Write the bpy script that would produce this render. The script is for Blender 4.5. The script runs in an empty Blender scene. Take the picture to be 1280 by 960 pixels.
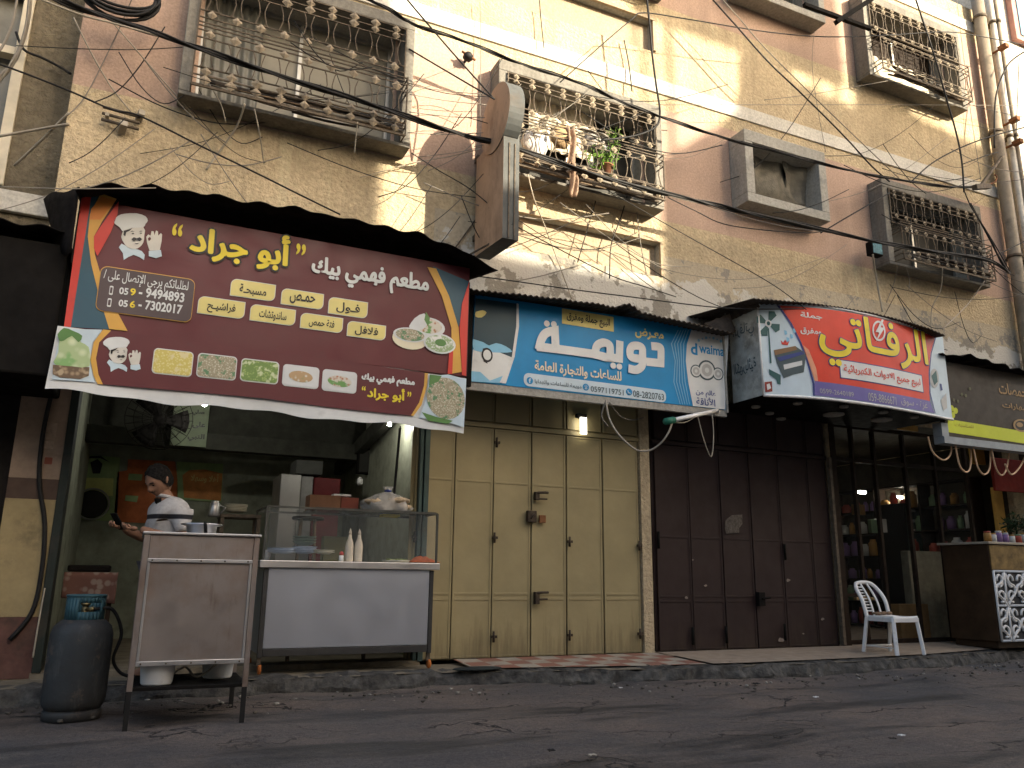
import bpy, bmesh, math, random
from mathutils import Vector, Matrix, noise
random.seed(7)
R = math.radians
S = bpy.context.scene
COL = S.collection
# ------------------------------------------------------------------ camera
FPX = 994.6
RC = Matrix(((0.90685843, -0.42127027, 0.01179621), (-0.10926498, -0.2079944, 0.97200797), (-0.40702452, -0.88276253, -0.23465156)))
RT = RC.transposed()
CAMP = Vector((0, -7.2, .915))
cd = bpy.data.cameras.new('camera'); cam = bpy.data.objects.new('camera', cd); COL.objects.link(cam)
cam.matrix_world = Matrix.Translation(CAMP) @ RT.to_4x4()
cd.sensor_width = 36; cd.lens = FPX / 1280 * 36; cd.clip_start = .05; cd.clip_end = 500
S.camera = cam
# ------------------------------------------------------------------ light
SUN = Vector((.511, -.79, .35)).normalized()          # towards the sun
w = bpy.data.worlds.new('World'); S.world = w; w.use_nodes = True
nt = w.node_tree; bg = nt.nodes['Background']
sk = nt.nodes.new('ShaderNodeTexSky'); sk.sky_type = 'NISHITA'; sk.sun_disc = False
sk.sun_elevation = math.asin(SUN.z); sk.sun_rotation = math.atan2(SUN.x, SUN.y)
sk.dust_density = 6; sk.ozone_density = .6; sk.air_density = 1.0
nt.links.new(sk.outputs[0], bg.inputs[0]); bg.inputs[1].default_value = .15
ld = bpy.data.lights.new('sun', 'SUN'); ld.energy = 4.3; ld.angle = R(.6); ld.color = (1, .89, .70)
lo = bpy.data.objects.new('sun', ld); COL.objects.link(lo)
lo.rotation_euler = (-SUN).to_track_quat('-Z', 'Y').to_euler()
vs = S.view_settings; vs.view_transform = 'Standard'; vs.look = 'None'; vs.exposure = 1.62; vs.gamma = 1; vs.use_curve_mapping = False
S.cycles.max_bounces = 6; S.cycles.diffuse_bounces = 4; S.cycles.use_denoising = True
S.cycles.sample_clamp_indirect = 6

# ------------------------------------------------------------------ helpers
def P(u, v, y=None, x=None, z=None):
    """world point of a photo measurement on a known plane"""
    r = RT @ Vector((u - 640, 480 - v, -FPX))
    k = (y - CAMP.y) / r.y if y is not None else (z - CAMP.z) / r.z if z is not None else (x - CAMP.x) / r.x
    return CAMP + r * k

def L(*c):
    c = c[0] if len(c) == 1 else c
    return tuple(((t / 255 + .055) / 1.055) ** 2.4 if t > 10 else t / 255 / 12.92 for t in c)

class N:
    """tiny node tree writer"""
    def __init__(s, name):
        s.m = bpy.data.materials.new(name); s.m.use_nodes = True; s.t = s.m.node_tree
        s.b = s.t.nodes['Principled BSDF']
    def n(s, typ, **kw):
        o = s.t.nodes.new(typ)
        for k, v in kw.items():
            if k.startswith('i_'):
                q = k[2:]; o.inputs[int(q) if q.isdigit() else q].default_value = v
            else: setattr(o, k, v)
        return o
    def l(s, a, b): s.t.links.new(a, b)
    def co(s): return s.n('ShaderNodeTexCoord').outputs['Object']
    def noise(s, scale, detail=4, rough=.55, co=None, dist=0):
        o = s.n('ShaderNodeTexNoise'); o.inputs['Scale'].default_value = scale; o.inputs['Detail'].default_value = detail
        o.inputs['Roughness'].default_value = rough; o.inputs['Distortion'].default_value = dist
        s.l(co if co is not None else s.co(), o.inputs['Vector']); return o.outputs['Fac']
    def ramp(s, fac, stops):
        o = s.n('ShaderNodeValToRGB'); e = o.color_ramp.elements
        while len(e) < len(stops): e.new(.5)
        for q, (p, c) in zip(e, stops):
            q.position = p; q.color = (c, c, c, 1) if isinstance(c, (int, float)) else (*c, 1)
        s.l(fac, o.inputs[0]); return o.outputs[0]
    def mix(s, fac, a, b, mode='MIX'):
        o = s.n('ShaderNodeMix', data_type='RGBA', blend_type=mode)
        for sock, v in ((o.inputs[0], fac), (o.inputs[6], a), (o.inputs[7], b)):
            if hasattr(v, 'links'): s.l(v, sock)
            elif isinstance(v, tuple): sock.default_value = (*v, 1)
            else: sock.default_value = v
        return o.outputs[2]
    def math(s, op, a, b=0.0):
        o = s.n('ShaderNodeMath', operation=op)
        for sock, v in zip(o.inputs, (a, b)):
            if hasattr(v, 'links'): s.l(v, sock)
            else: sock.default_value = v
        return o.outputs[0]
    def pos(s):
        g = s.n('ShaderNodeNewGeometry'); x = s.n('ShaderNodeSeparateXYZ'); s.l(g.outputs['Position'], x.inputs[0]); return x.outputs
    def stretch(s, v):
        m = s.n('ShaderNodeMapping'); m.inputs['Scale'].default_value = v; s.l(s.co(), m.inputs[0]); return m.outputs[0]
    def bump(s, h, dist=.01, strength=.6):
        o = s.n('ShaderNodeBump'); o.inputs['Distance'].default_value = dist; o.inputs['Strength'].default_value = strength
        s.l(h, o.inputs['Height']); s.l(o.outputs[0], s.b.inputs['Normal'])
    def done(s, col, rough=.8, metal=0, spec=.4):
        for k, v in (('Base Color', col), ('Roughness', rough), ('Metallic', metal), ('Specular IOR Level', spec)):
            if hasattr(v, 'links'): s.l(v, s.b.inputs[k])
            else: s.b.inputs[k].default_value = (*v, 1) if isinstance(v, tuple) else v
        return s.m

def mat(name, c, rough=.75, metal=0, var=.18, scale=7, bump=0, bscale=60, spec=.22, dirt=0, dirtc=(.05, .04, .03), dscale=3):
    k = N(name)
    a = tuple(max(0, t * (1 - var)) for t in c); b = tuple(min(1, t * (1 + var)) for t in c)
    col = k.ramp(k.noise(scale, 6, .65), [(.3, a), (.7, b)])
    if dirt: col = k.mix(k.ramp(k.noise(dscale, 8, .7), [(.62 - dirt * .25, 0.0), (.78 - dirt * .1, min(1, .4 + dirt))]), col, dirtc)
    if bump: k.bump(k.noise(bscale, 4, .6), bump)
    rr = k.ramp(k.noise(scale * 1.7, 4), [(.3, max(.03, rough - .1)), (.7, min(1, rough + .1))])
    return k.done(col, rr, metal, spec)

def glow(name, c, strength):
    k = N(name); k.b.inputs['Emission Color'].default_value = (*c, 1); k.b.inputs['Emission Strength'].default_value = strength
    return k.done(c, .5)

def cat(pts, n=6):
    """Catmull-Rom through points"""
    pts = [Vector(p) for p in pts]
    if len(pts) < 3: return [pts[0].lerp(pts[-1], i / n) for i in range(n + 1)]
    out = []
    for i in range(len(pts) - 1):
        p0 = pts[max(0, i - 1)]; p1 = pts[i]; p2 = pts[i + 1]; p3 = pts[min(len(pts) - 1, i + 2)]
        for j in range(n):
            t = j / n
            out.append(.5 * ((2 * p1) + (p2 - p0) * t + (2 * p0 - 5 * p1 + 4 * p2 - p3) * t * t + (3 * p1 - p0 - 3 * p2 + p3) * t ** 3))
    out.append(pts[-1]); return out

def world_loc(o):
    p = Vector((0, 0, 0))
    while o: p += o.location; o = o.parent
    return p

class MB:
    def __init__(s): s.v = []; s.f = []; s.m = []; s.s = []
    def add(s, vs, fs, mi=0, sm=False):
        k = len(s.v); s.v += [tuple(v) for v in vs]
        for f in fs: s.f.append([i + k for i in f]); s.m.append(mi); s.s.append(sm)
        return s
    def box(s, x0, x1, y0, y1, z0, z1, mi=0):
        v = [(x, y, z) for z in (z0, z1) for y in (y0, y1) for x in (x0, x1)]
        return s.add(v, [(0, 2, 3, 1), (4, 5, 7, 6), (0, 1, 5, 4), (2, 6, 7, 3), (0, 4, 6, 2), (1, 3, 7, 5)], mi)
    def obox(s, c, size, rot=None, mi=0):
        c = Vector(c); h = [t / 2 for t in size]
        v = [Vector((x, y, z)) for z in (-h[2], h[2]) for y in (-h[1], h[1]) for x in (-h[0], h[0])]
        if rot is not None: v = [rot @ p for p in v]
        return s.add([c + p for p in v], [(0, 2, 3, 1), (4, 5, 7, 6), (0, 1, 5, 4), (2, 6, 7, 3), (0, 4, 6, 2), (1, 3, 7, 5)], mi)
    def bar(s, a, b, w, h=None, mi=0):
        a = Vector(a); b = Vector(b); d = b - a; h = h or w
        return s.obox((a + b) / 2, (w, h, d.length), d.to_track_quat('Z', 'Y').to_matrix(), mi)
    def tube(s, pts, r, n=6, mi=0, caps=True):
        pts = [Vector(p) for p in pts]; vs = []; fs = []; up = None
        for i, p in enumerate(pts):
            d = (pts[min(i + 1, len(pts) - 1)] - pts[max(i - 1, 0)])
            d = d.normalized() if d.length > 1e-9 else Vector((0, 0, 1))
            if up is None: up = d.orthogonal().normalized()
            else:
                up = up - d * up.dot(d); up = up.normalized() if up.length > 1e-6 else d.orthogonal().normalized()
            b = d.cross(up); rr = r[i] if isinstance(r, (list, tuple)) else r
            for j in range(n):
                t = 2 * math.pi * j / n; vs.append(p + (up * math.cos(t) + b * math.sin(t)) * rr)
        for i in range(len(pts) - 1):
            for j in range(n):
                q = (j + 1) % n; fs.append((i * n + j, i * n + q, (i + 1) * n + q, (i + 1) * n + j))
        if caps: fs += [tuple(range(n))[::-1], tuple((len(pts) - 1) * n + j for j in range(n))]
        return s.add(vs, fs, mi, n > 4)
    def lathe(s, prof, c, n=20, mi=0, cap=True, axis='z'):
        vs = []; fs = []; c = Vector(c)
        for r, h in prof:
            for j in range(n):
                t = 2 * math.pi * j / n; a, b = r * math.cos(t), r * math.sin(t)
                vs.append(c + (Vector((a, b, h)) if axis == 'z' else Vector((a, h, b)) if axis == 'y' else Vector((h, a, b))))
        for i in range(len(prof) - 1):
            for j in range(n):
                q = (j + 1) % n; fs.append((i * n + j, i * n + q, (i + 1) * n + q, (i + 1) * n + j))
        if cap: fs += [tuple(range(n))[::-1], tuple((len(prof) - 1) * n + j for j in range(n))]
        return s.add(vs, fs, mi, True)
    def ball(s, c, r, n=10, mi=0, jit=0):
        r = (r, r, r) if isinstance(r, (int, float)) else r; vs = []; fs = []; c = Vector(c)
        for i in range(n // 2 + 1):
            a = math.pi * i / (n // 2)
            for j in range(n):
                t = 2 * math.pi * j / n; d = Vector((math.sin(a) * math.cos(t), math.sin(a) * math.sin(t), math.cos(a)))
                k = 1 + jit * noise.noise(d * 2.3 + c * 7)
                vs.append(c + Vector((d.x * r[0], d.y * r[1], d.z * r[2])) * k)
        for i in range(n // 2):
            for j in range(n):
                q = (j + 1) % n; fs.append((i * n + j, (i + 1) * n + j, (i + 1) * n + q, i * n + q))
        return s.add(vs, fs, mi, True)
    def prism(s, poly, y0, y1, mi=0):
        """outline [(x, z)] given a thickness in y"""
        n = len(poly); vs = [(x, y0, z) for x, z in poly] + [(x, y1, z) for x, z in poly]
        a = sum(poly[i][0] * poly[(i + 1) % n][1] - poly[(i + 1) % n][0] * poly[i][1] for i in range(n))
        fr = tuple(range(n)) if a > 0 else tuple(range(n))[::-1]
        fs = [fr, tuple(i + n for i in fr[::-1])] + [(fr[i], fr[i] + n, fr[(i + 1) % n] + n, fr[(i + 1) % n]) for i in range(n)]
        return s.add(vs, fs, mi)
    def face(s, pts, mi=0): return s.add(pts, [tuple(range(len(pts)))], mi)
    def grid(s, fn, nu, nv, mi=0, sm=True, thick=None):
        vs = [fn(i / nu, j / nv) for j in range(nv + 1) for i in range(nu + 1)]
        fs = [(j * (nu + 1) + i, j * (nu + 1) + i + 1, (j + 1) * (nu + 1) + i + 1, (j + 1) * (nu + 1) + i) for j in range(nv) for i in range(nu)]
        return s.add(vs, fs, mi, sm)
    def build(s, name, mats, parent=None, bevel=0, solid=0, label=None, recalc=False, subsurf=0):
        me = bpy.data.meshes.new(name)
        off = world_loc(parent) if parent else Vector((0, 0, 0))
        me.from_pydata([(v[0] - off.x, v[1] - off.y, v[2] - off.z) for v in s.v], [], s.f)
        for m in (mats if isinstance(mats, (list, tuple)) else [mats]): me.materials.append(m)
        for p, mi, sm in zip(me.polygons, s.m, s.s): p.material_index = mi; p.use_smooth = sm
        if recalc:
            bm = bmesh.new(); bm.from_mesh(me); bmesh.ops.remove_doubles(bm, verts=bm.verts, dist=1e-5)
            bmesh.ops.recalc_face_normals(bm, faces=bm.faces); bm.to_mesh(me); bm.free()
        me.update()
        o = bpy.data.objects.new(name, me); COL.objects.link(o)
        if parent: o.parent = parent
        if solid:
            q = o.modifiers.new('solid', 'SOLIDIFY'); q.thickness = solid; q.offset = 0
        if bevel:
            q = o.modifiers.new('bevel', 'BEVEL'); q.width = bevel; q.segments = 2; q.limit_method = 'ANGLE'
        if subsurf:
            q = o.modifiers.new('sub', 'SUBSURF'); q.levels = q.render_levels = subsurf
        if label: o['label'] = label
        return o

def thing(name, label, catg, loc=(0, 0, 0), group=None):
    o = bpy.data.objects.new(name, None); COL.objects.link(o); o.location = loc; o.empty_display_size = .1
    return tag(o, label, catg, group)
def tag(o, label, catg, group=None):
    o['label'] = label; o['category'] = catg; o['kind'] = 'thing'
    if group: o['group'] = group
    return o
def kind(o, k): o['kind'] = k; return o
def copy_thing(o, loc, label=None, rotz=0):
    c = o.copy(); COL.objects.link(c); c.location = loc; c.rotation_euler = (0, 0, rotz)
    if label: c['label'] = label
    for ch in list(o.children):
        d = ch.copy(); COL.objects.link(d); d.parent = c
        for g in list(ch.children):
            e = g.copy(); COL.objects.link(e); e.parent = d
    return c

# ------------------------------------------------------------------ arabic lettering
A4 = dict(zip('بتثجحخسشصضطظعغفقكلمنهيئ', (0xFE8F, 0xFE95, 0xFE99, 0xFE9D, 0xFEA1, 0xFEA5, 0xFEB1, 0xFEB5, 0xFEB9, 0xFEBD, 0xFEC1, 0xFEC5, 0xFEC9, 0xFECD, 0xFED1, 0xFED5, 0xFED9, 0xFEDD, 0xFEE1, 0xFEE5, 0xFEE9, 0xFEF1, 0xFE89)))
A2 = dict(zip('ةدذرزواىؤأإآ', (0xFE93, 0xFEA9, 0xFEAB, 0xFEAD, 0xFEAF, 0xFEED, 0xFE8D, 0xFEEF, 0xFE85, 0xFE83, 0xFE87, 0xFE81)))
LA = {'ا': 0xFEFB, 'أ': 0xFEF7, 'إ': 0xFEF9}
def ar(t):
    out = []; i = 0; prev = False
    while i < len(t):
        c = t[i]; nx = t[i + 1] if i + 1 < len(t) else ' '
        if c == 'ل' and nx in LA: out.append(chr(LA[nx] + (1 if prev else 0))); prev = False; i += 2; continue
        jn = nx in A4 or nx in A2 or nx == 'ـ'
        if c in A4:
            out.append(chr(A4[c] + ((3 if jn else 1) if prev else (2 if jn else 0)))); prev = jn
        elif c in A2: out.append(chr(A2[c] + (1 if prev else 0))); prev = False
        elif c == 'ـ': out.append(c); prev = True
        else: out.append(c); prev = False
        i += 1
    return ''.join(out[::-1])

def glyphs(body, bold=0):
    cu = bpy.data.curves.new('letters', 'FONT'); cu.body = body; cu.resolution_u = 3; cu.offset = bold; cu.fill_mode = 'FRONT'
    o = bpy.data.objects.new('letters', cu); COL.objects.link(o)
    bpy.context.view_layer.update()
    me = bpy.data.meshes.new_from_object(o.evaluated_get(bpy.context.evaluated_depsgraph_get()))
    vs = [(v.co.x, v.co.y) for v in me.vertices]; fs = [tuple(p.vertices) for p in me.polygons]
    bpy.data.objects.remove(o); bpy.data.curves.remove(cu); bpy.data.meshes.remove(me)
    return vs, fs

class Board:
    """a printed face standing at y = fn(x); artwork is laid on it in thin layers"""
    def __init__(s, fn): s.fn = fn if callable(fn) else (lambda x: fn); s.curved = callable(fn)
    def q(s, u, v):
        y = s.fn(5) if s.curved else s.fn(0)
        for _ in range(10 if s.curved else 1):
            p = P(u, v, y=y); y = s.fn(p.x)
        return Vector((p.x, p.z))
    def put(s, mb, vs2, fs, off, mi=0):
        if s.curved:
            bm = bmesh.new(); bv = [bm.verts.new((x, 0, z)) for x, z in vs2]
            for f in fs:
                try: bm.faces.new([bv[i] for i in f])
                except ValueError: pass
            x0 = min(v[0] for v in vs2); x1 = max(v[0] for v in vs2); x = x0 + .06
            while x < x1 - .01:
                bmesh.ops.bisect_plane(bm, geom=bm.verts[:] + bm.edges[:] + bm.faces[:], plane_co=(x, 0, 0), plane_no=(1, 0, 0)); x += .06
            bm.verts.index_update(); vs2 = [(v.co.x, v.co.z) for v in bm.verts]; fs = [[v.index for v in f.verts] for f in bm.faces]; bm.free()
        mb.add([(x, s.fn(x) - off, z) for x, z in vs2], fs, mi)
    def poly(s, mb, px, off, mi=0, smooth=0, world=False):
        p = [Vector(a) if world else s.q(*a) for a in px]
        if smooth:
            p = cat([(*a, 0) for a in p + [p[0]]], smooth)[:-1]
        p = [(a[0], a[1]) for a in p]; n = len(p)
        ar_ = sum(p[i][0] * p[(i + 1) % n][1] - p[(i + 1) % n][0] * p[i][1] for i in range(n))
        s.put(mb, p, [tuple(range(n)) if ar_ > 0 else tuple(range(n))[::-1]], off, mi)
    def rrect(s, mb, a, b, off, r=.02, mi=0, corners=(1, 1, 1, 1)):
        """rounded rectangle between photo points a (bottom left) and b (top right)"""
        a = s.q(*a); b = s.q(*b); pts = []
        for (cx, cy, t0), on in zip(((a.x + r, a.y + r, 180), (b.x - r, a.y + r, 270), (b.x - r, b.y - r, 0), (a.x + r, b.y - r, 90)), corners):
            if on: pts += [(cx + r * math.cos(R(t0 + t)), cy + r * math.sin(R(t0 + t))) for t in (0, 18, 36, 54, 72, 90)]
            else: pts.append((cx + (r if t0 in (270, 0) else -r), cy + (r if t0 in (0, 90) else -r)))
        s.put(mb, pts, [tuple(range(len(pts)))], off, mi)
    def text(s, body, a, b, off, m, parent, bold=.012, name='lettering', arab=True, mb=None, mi=0, label=None, fat=0):
        """ink fills the box from photo point a (bottom left) to b (top right)"""
        vs, fs = glyphs(ar(body) if arab else body, bold)
        if not vs: return None
        x0 = min(v[0] for v in vs); x1 = max(v[0] for v in vs); z0 = min(v[1] for v in vs); z1 = max(v[1] for v in vs)
        a = s.q(*a); b = s.q(*b)
        pts = [(a.x + (x - x0) / (x1 - x0) * (b.x - a.x), a.y + (z - z0) / (z1 - z0) * (b.y - a.y)) for x, z in vs]
        own = mb is None; mb = mb or MB()
        par = list(range(len(pts)))                        # letters may touch: give each its own hair's breadth
        def root(i):
            while par[i] != i: par[i] = par[par[i]]; i = par[i]
            return i
        for f in fs:
            for i in f[1:]: par[root(i)] = root(f[0])
        isl = {}
        for f in fs: isl.setdefault(root(f[0]), []).append(f)
        for k, ff in enumerate(isl.values()):
            ids = sorted({i for f in ff for i in f}); mp = {i: j for j, i in enumerate(ids)}
            for q, (dx, dz) in enumerate([(0, 0)] + ([(fat * math.cos(t), fat * math.sin(t)) for t in [math.pi * h / 4 for h in range(8)]] if fat else [])):
                s.put(mb, [(pts[i][0] + dx, pts[i][1] + dz) for i in ids], [[mp[i] for i in f] for f in ff], off + .0006 * (k % 4) + .0001 * q, mi)
        return mb.build(name, m, parent, label=label) if own else None
# ================================================================== materials
def plaster(name, c, amp=.012, stain=.5, sc=46, var=.2):
    k = N(name)
    base = k.ramp(k.noise(1.1, 6, .6), [(.3, tuple(t * (1 - var) for t in c)), (.7, tuple(t * (1 + var * .6) for t in c))])
    fine = k.ramp(k.noise(sc * .7, 3, .6), [(.25, .72), (.75, 1.2)])
    base = k.mix(1.0, base, fine, 'MULTIPLY')
    st = k.noise(1.0, 7, .68, k.stretch((2.6, 2.6, .35))); dr = k.noise(1.0, 6, .7, k.stretch((5.5, 5.5, .16))); base = k.mix(k.ramp(dr, [(.56, 0.0), (.72, stain * .9)]), base, tuple(min(.62, t * 1.45) for t in c)); base = k.mix(k.ramp(dr, [(.26, stain * 1.1), (.42, 0.0)]), base, tuple(t * .5 for t in c))
    base = k.mix(k.ramp(st, [(.52, 0.0), (.75, stain)]), base, tuple(t * .42 for t in c))
    k.bump(k.noise(sc, 3, .6), amp, .9)
    return k.done(base, .9, 0, .2)
M = {}
M['beige'] = plaster('rough_beige_render', (.50, .40, .255), .03, .5, 30, .2)
M['pink'] = plaster('pink_painted_render', (.44, .31, .235), .004, .35, 60, .14)
M['white_band'] = plaster('white_painted_band', (.58, .55, .48), .004, .35, 50, .1)
M['panel'] = plaster('smooth_cream_panel', (.38, .30, .205), .003, .2, 50, .1)
M['grey_frame'] = plaster('grey_painted_concrete', (.34, .325, .285), .004, .5, 50, .16)
M['frame_shade_toned'] = plaster('stained_shade_toned_surround', (.21, .195, .165), .004, .6, 40, .25)  # stained surround, base colour darkened to carry the shade under the window boxes
M['soot'] = plaster('sooty_rough_render', (.20, .165, .11), .035, .75, 26, .35)
def peeling():
    k = N('peeling_plaster'); x, y, z = k.pos()
    n1 = k.noise(2.2, 7, .62); n2 = k.noise(9, 5, .6)
    beige = k.mix(k.ramp(k.noise(22, 3), [(.3, 0.0), (.7, 1.0)]), (.34, .29, .21), (.44, .375, .27))
    white = k.mix(n2, (.44, .42, .37), (.52, .495, .44))
    cem = k.mix(n2, (.20, .185, .15), (.28, .255, .215))
    h = k.math('ADD', z, k.math('MULTIPLY', k.math('SUBTRACT', n1, .5), 1.1))
    col = k.mix(k.ramp(k.math('MULTIPLY', k.math('SUBTRACT', h, 4.1), 2.0), [(.3, 0.0), (.36, 1.0)]), white, beige)
    col = k.mix(k.ramp(k.math('ADD', k.math('MULTIPLY', n1, .75), k.math('MULTIPLY', n2, .3)), [(.56, 0.0), (.58, 1.0)]), col, cem)
    k.bump(k.noise(34, 3, .6), .016, .8)
    return k.done(col, .9, 0, .2)
M['peel'] = peeling()
M['wood_dark'] = mat('dark_wood', (.022, .014, .009), .7, var=.4, scale=12, spec=.1)
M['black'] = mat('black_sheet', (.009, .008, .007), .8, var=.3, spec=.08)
M['iron_pale'] = mat('weathered_iron', (.105, .082, .058), .75, .1, var=.5, scale=20)
M['rosette'] = mat('pale_cast_rosette', (.27, .22, .155), .8, 0, var=.45, scale=20)
M['glass_dull'] = mat('dusty_pane', (.17, .165, .14), .25, 0, var=.3, scale=2)
M['glass_dark'] = mat('dark_pane', (.04, .038, .032), .55, 0, var=.4, scale=2, spec=.1)
M['alu'] = mat('aluminium', (.42, .41, .38), .4, .6, var=.15)
M['curtain'] = mat('cream_curtain', (.62, .55, .42), .85, var=.12)
M['cloth_grey'] = mat('grey_sackcloth', (.16, .145, .115), .95, var=.3, bump=.01)
M['concrete'] = mat('concrete', (.20, .18, .15), .9, var=.25, bump=.008, bscale=50, dirt=.4)
M['steel'] = mat('brushed_steel', (.50, .48, .46), .42, .9, var=.1, scale=3)
M['rust'] = mat('rusty_metal', (.20, .09, .04), .85, .2, var=.4, scale=14)
M['cable_black'] = mat('black_cable', (.015, .014, .013), .6)
M['cable_grey'] = mat('grey_cable', (.20, .18, .15), .7)
M['cable_pale'] = mat('pale_cable', (.34, .30, .235), .7)
M['plastic_white'] = mat('white_plastic', (.74, .73, .70), .4, var=.06, dirt=.15, dirtc=(.35, .3, .22), dscale=8)
M['roof_black'] = mat('sooty_corrugated_iron', (.011, .009, .008), .85, 0, var=.5, spec=.08, scale=9, bump=.004)
M['roof_brown'] = mat('weathered_corrugated_iron', (.07, .055, .042), .75, .2, var=.5, scale=9)

def road_mat():
    k = N('worn_asphalt')
    big = k.noise(.55, 6, .6); med = k.noise(4, 6, .65); fine = k.noise(150, 2, .5)
    st1 = k.noise(1.0, 7, .68, k.stretch((.42, 1.9, 1))); st2 = k.noise(1.7, 8, .7, k.stretch((.5, 1.6, 1)))
    col = k.mix(k.ramp(big, [(.36, 0.0), (.62, 1.0)]), (.066, .063, .063), (.145, .112, .090))
    col = k.mix(k.ramp(st1, [(.38, .9), (.49, 0.0)]), col, (.022, .021, .020))
    col = k.mix(k.ramp(st2, [(.58, 0.0), (.70, .6)]), col, (.15, .13, .108))
    vn = k.n('ShaderNodeTexVoronoi', feature='DISTANCE_TO_EDGE'); vn.inputs['Scale'].default_value = 1.1
    wv = k.n('ShaderNodeVectorMath', operation='ADD'); nn = k.n('ShaderNodeTexNoise'); nn.inputs['Scale'].default_value = 2.4; nn.inputs['Detail'].default_value = 6; k.l(k.co(), nn.inputs['Vector'])
    k.l(k.stretch((.5, 1.5, 1)), wv.inputs[0]); k.l(nn.outputs['Color'], wv.inputs[1]); k.l(wv.outputs[0], vn.inputs['Vector'])
    crack = k.ramp(vn.outputs['Distance'], [(.004, 1.0), (.016, 0.0)]); crack = k.math('MULTIPLY', crack, k.ramp(big, [(.48, 0.0), (.56, 1.0)]))
    col = k.mix(crack, col, (.014, .013, .012))
    g = k.ramp(fine, [(.25, .5), (.8, 1.6)]); col = k.mix(1.0, col, g, 'MULTIPLY')
    g2 = k.ramp(k.noise(38, 4, .7), [(.3, .72), (.7, 1.3)]); col = k.mix(1.0, col, g2, 'MULTIPLY')
    sp = k.n('ShaderNodeTexVoronoi'); sp.inputs['Scale'].default_value = 34; k.l(k.co(), sp.inputs['Vector'])
    col = k.mix(k.ramp(sp.outputs['Distance'], [(.06, .6), (.12, 0.0)]), col, (.17, .155, .135))
    yy = k.pos()[1]; edge = k.ramp(k.math('ADD', k.math('MULTIPLY', yy, .6), k.math('MULTIPLY', st2, 1.1)), [(-.05, 0.0), (.28, .75)])
    col = k.mix(edge, col, k.mix(1.0, (.135, .118, .095), g, 'MULTIPLY'))
    h = k.math('SUBTRACT', k.math('ADD', k.math('MULTIPLY', fine, .6), k.math('MULTIPLY', med, 2.4)), k.math('MULTIPLY', crack, 1.5))
    k.bump(h, .022, .9)
    return k.done(col, k.ramp(st1, [(.35, .5), (.6, .92)]), 0, .35)
M['road'] = road_mat()
M['kerb'] = mat('grimy_kerb_concrete', (.075, .071, .063), .9, var=.6, scale=11, bump=.035, bscale=18, dirt=.7, dirtc=(.018, .017, .015), dscale=5)
M['slab'] = mat('pavement_concrete', (.17, .145, .105), .9, var=.3, scale=5, bump=.006, dirt=.5, dirtc=(.06, .055, .04))
def tiles():
    k = N('red_white_tiles')
    c = k.n('ShaderNodeTexChecker'); c.inputs['Scale'].default_value = 1
    m = k.n('ShaderNodeMapping'); m.inputs['Scale'].default_value = (5, 5, 5); m.inputs['Location'].default_value = (.13, .1, .4); k.l(k.co(), m.inputs[0]); k.l(m.outputs[0], c.inputs['Vector'])
    c.inputs['Color1'].default_value = (.25, .11, .075, 1); c.inputs['Color2'].default_value = (.36, .315, .25, 1)
    col = k.mix(k.ramp(k.noise(5, 8, .7), [(.45, 0.0), (.75, .7)]), c.outputs['Color'], (.12, .10, .085))
    return k.done(col, .6, 0, .4)
M['tiles'] = tiles()
M['tile_beige'] = mat('beige_tiles', (.30, .24, .18), .6, var=.2, dirt=.35, dirtc=(.12, .1, .08))

# ================================================================== ground
g = MB()
def kerb_front(x):
    """kerb line of the pavement, y as a function of x"""
    pts = [(-6, -.50), (-.7, -.55), (.95, -.58), (2.35, -.60), (2.75, -.70), (3.4, -.80), (4.4, -1.0), (5.5, -1.07), (7.0, -1.05), (8.0, -.98), (9.1, -.80), (11, -.55), (16, -.4)]
    for (a, b), (c, d) in zip(pts, pts[1:]):
        if a <= x <= c: return b + (d - b) * (x - a) / (c - a)
    return pts[0][1] if x < -6 else pts[-1][1]
def road_pt(i, j):
    x = -60 + 160 * i if False else -14 + 40 * i; y = -13.2 + 13.1 * j
    z = .028 * noise.noise(Vector((x * .9, y * 1.6, 1))) + .016 * noise.noise(Vector((x * 3, y * 4, 5)))
    d = kerb_front(x) - y
    if d < .8: z += .03 * (1 - d / .8) if d > 0 else .03
    return (x, y, z)
g.grid(road_pt, 260, 80)
o = kind(g.build('road', M['road']), 'structure')
g = MB(); g.box(-120, 120, -120, 120, -.2, -.06)
kind(g.build('ground', M['road']), 'structure')
# pavement: a raised slab with a broken kerb edge
def jag(x): return .035 * noise.noise(Vector((x * 3.1, 2, 0))) + .02 * noise.noise(Vector((x * 11, 7, 0)))
def pave(x0, x1, m, name, ztop=.13, yb=.0, inset=.0, n=None):
    b = MB(); n = n or max(4, int((x1 - x0) / .05))
    def top(i, j):
        x = x0 + (x1 - x0) * i; yf = kerb_front(x) + jag(x) + inset
        return (x, yf + (yb - yf) * j, ztop + (.03 * j if yb <= 0.01 else 0) + .006 * noise.noise(Vector((x * 4, j * 3, 2))))
    b.grid(top, n, 6, sm=False)
    return b
kb = MB()
def kerb_pt(i, j):
    x = -6 + 22 * i; yf = kerb_front(x) + jag(x); prof = [(-.075, -.03), (-.06, .045), (-.02, .105), (.0, .127), (.06, .131), (.22, .133)]
    dy, z = prof[min(5, int(round(j * 5)))]
    if z > .01: z += .026 * noise.noise(Vector((x * 5, j * 4, 3))) + .02 * noise.noise(Vector((x * 19, j * 9, 8)))
    return (x, yf + dy + .06 * noise.noise(Vector((x * 6, j * 7, 4))) * (1 - j), z)
kb.grid(kerb_pt, 440, 5, sm=False)
kind(kb.build('kerb', M['kerb']), 'structure')
b = pave(-6, 16, M['slab'], 'pavement', .126, .02); kind(b.build('pavement', M['slab']), 'structure')
b = MB()
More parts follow.
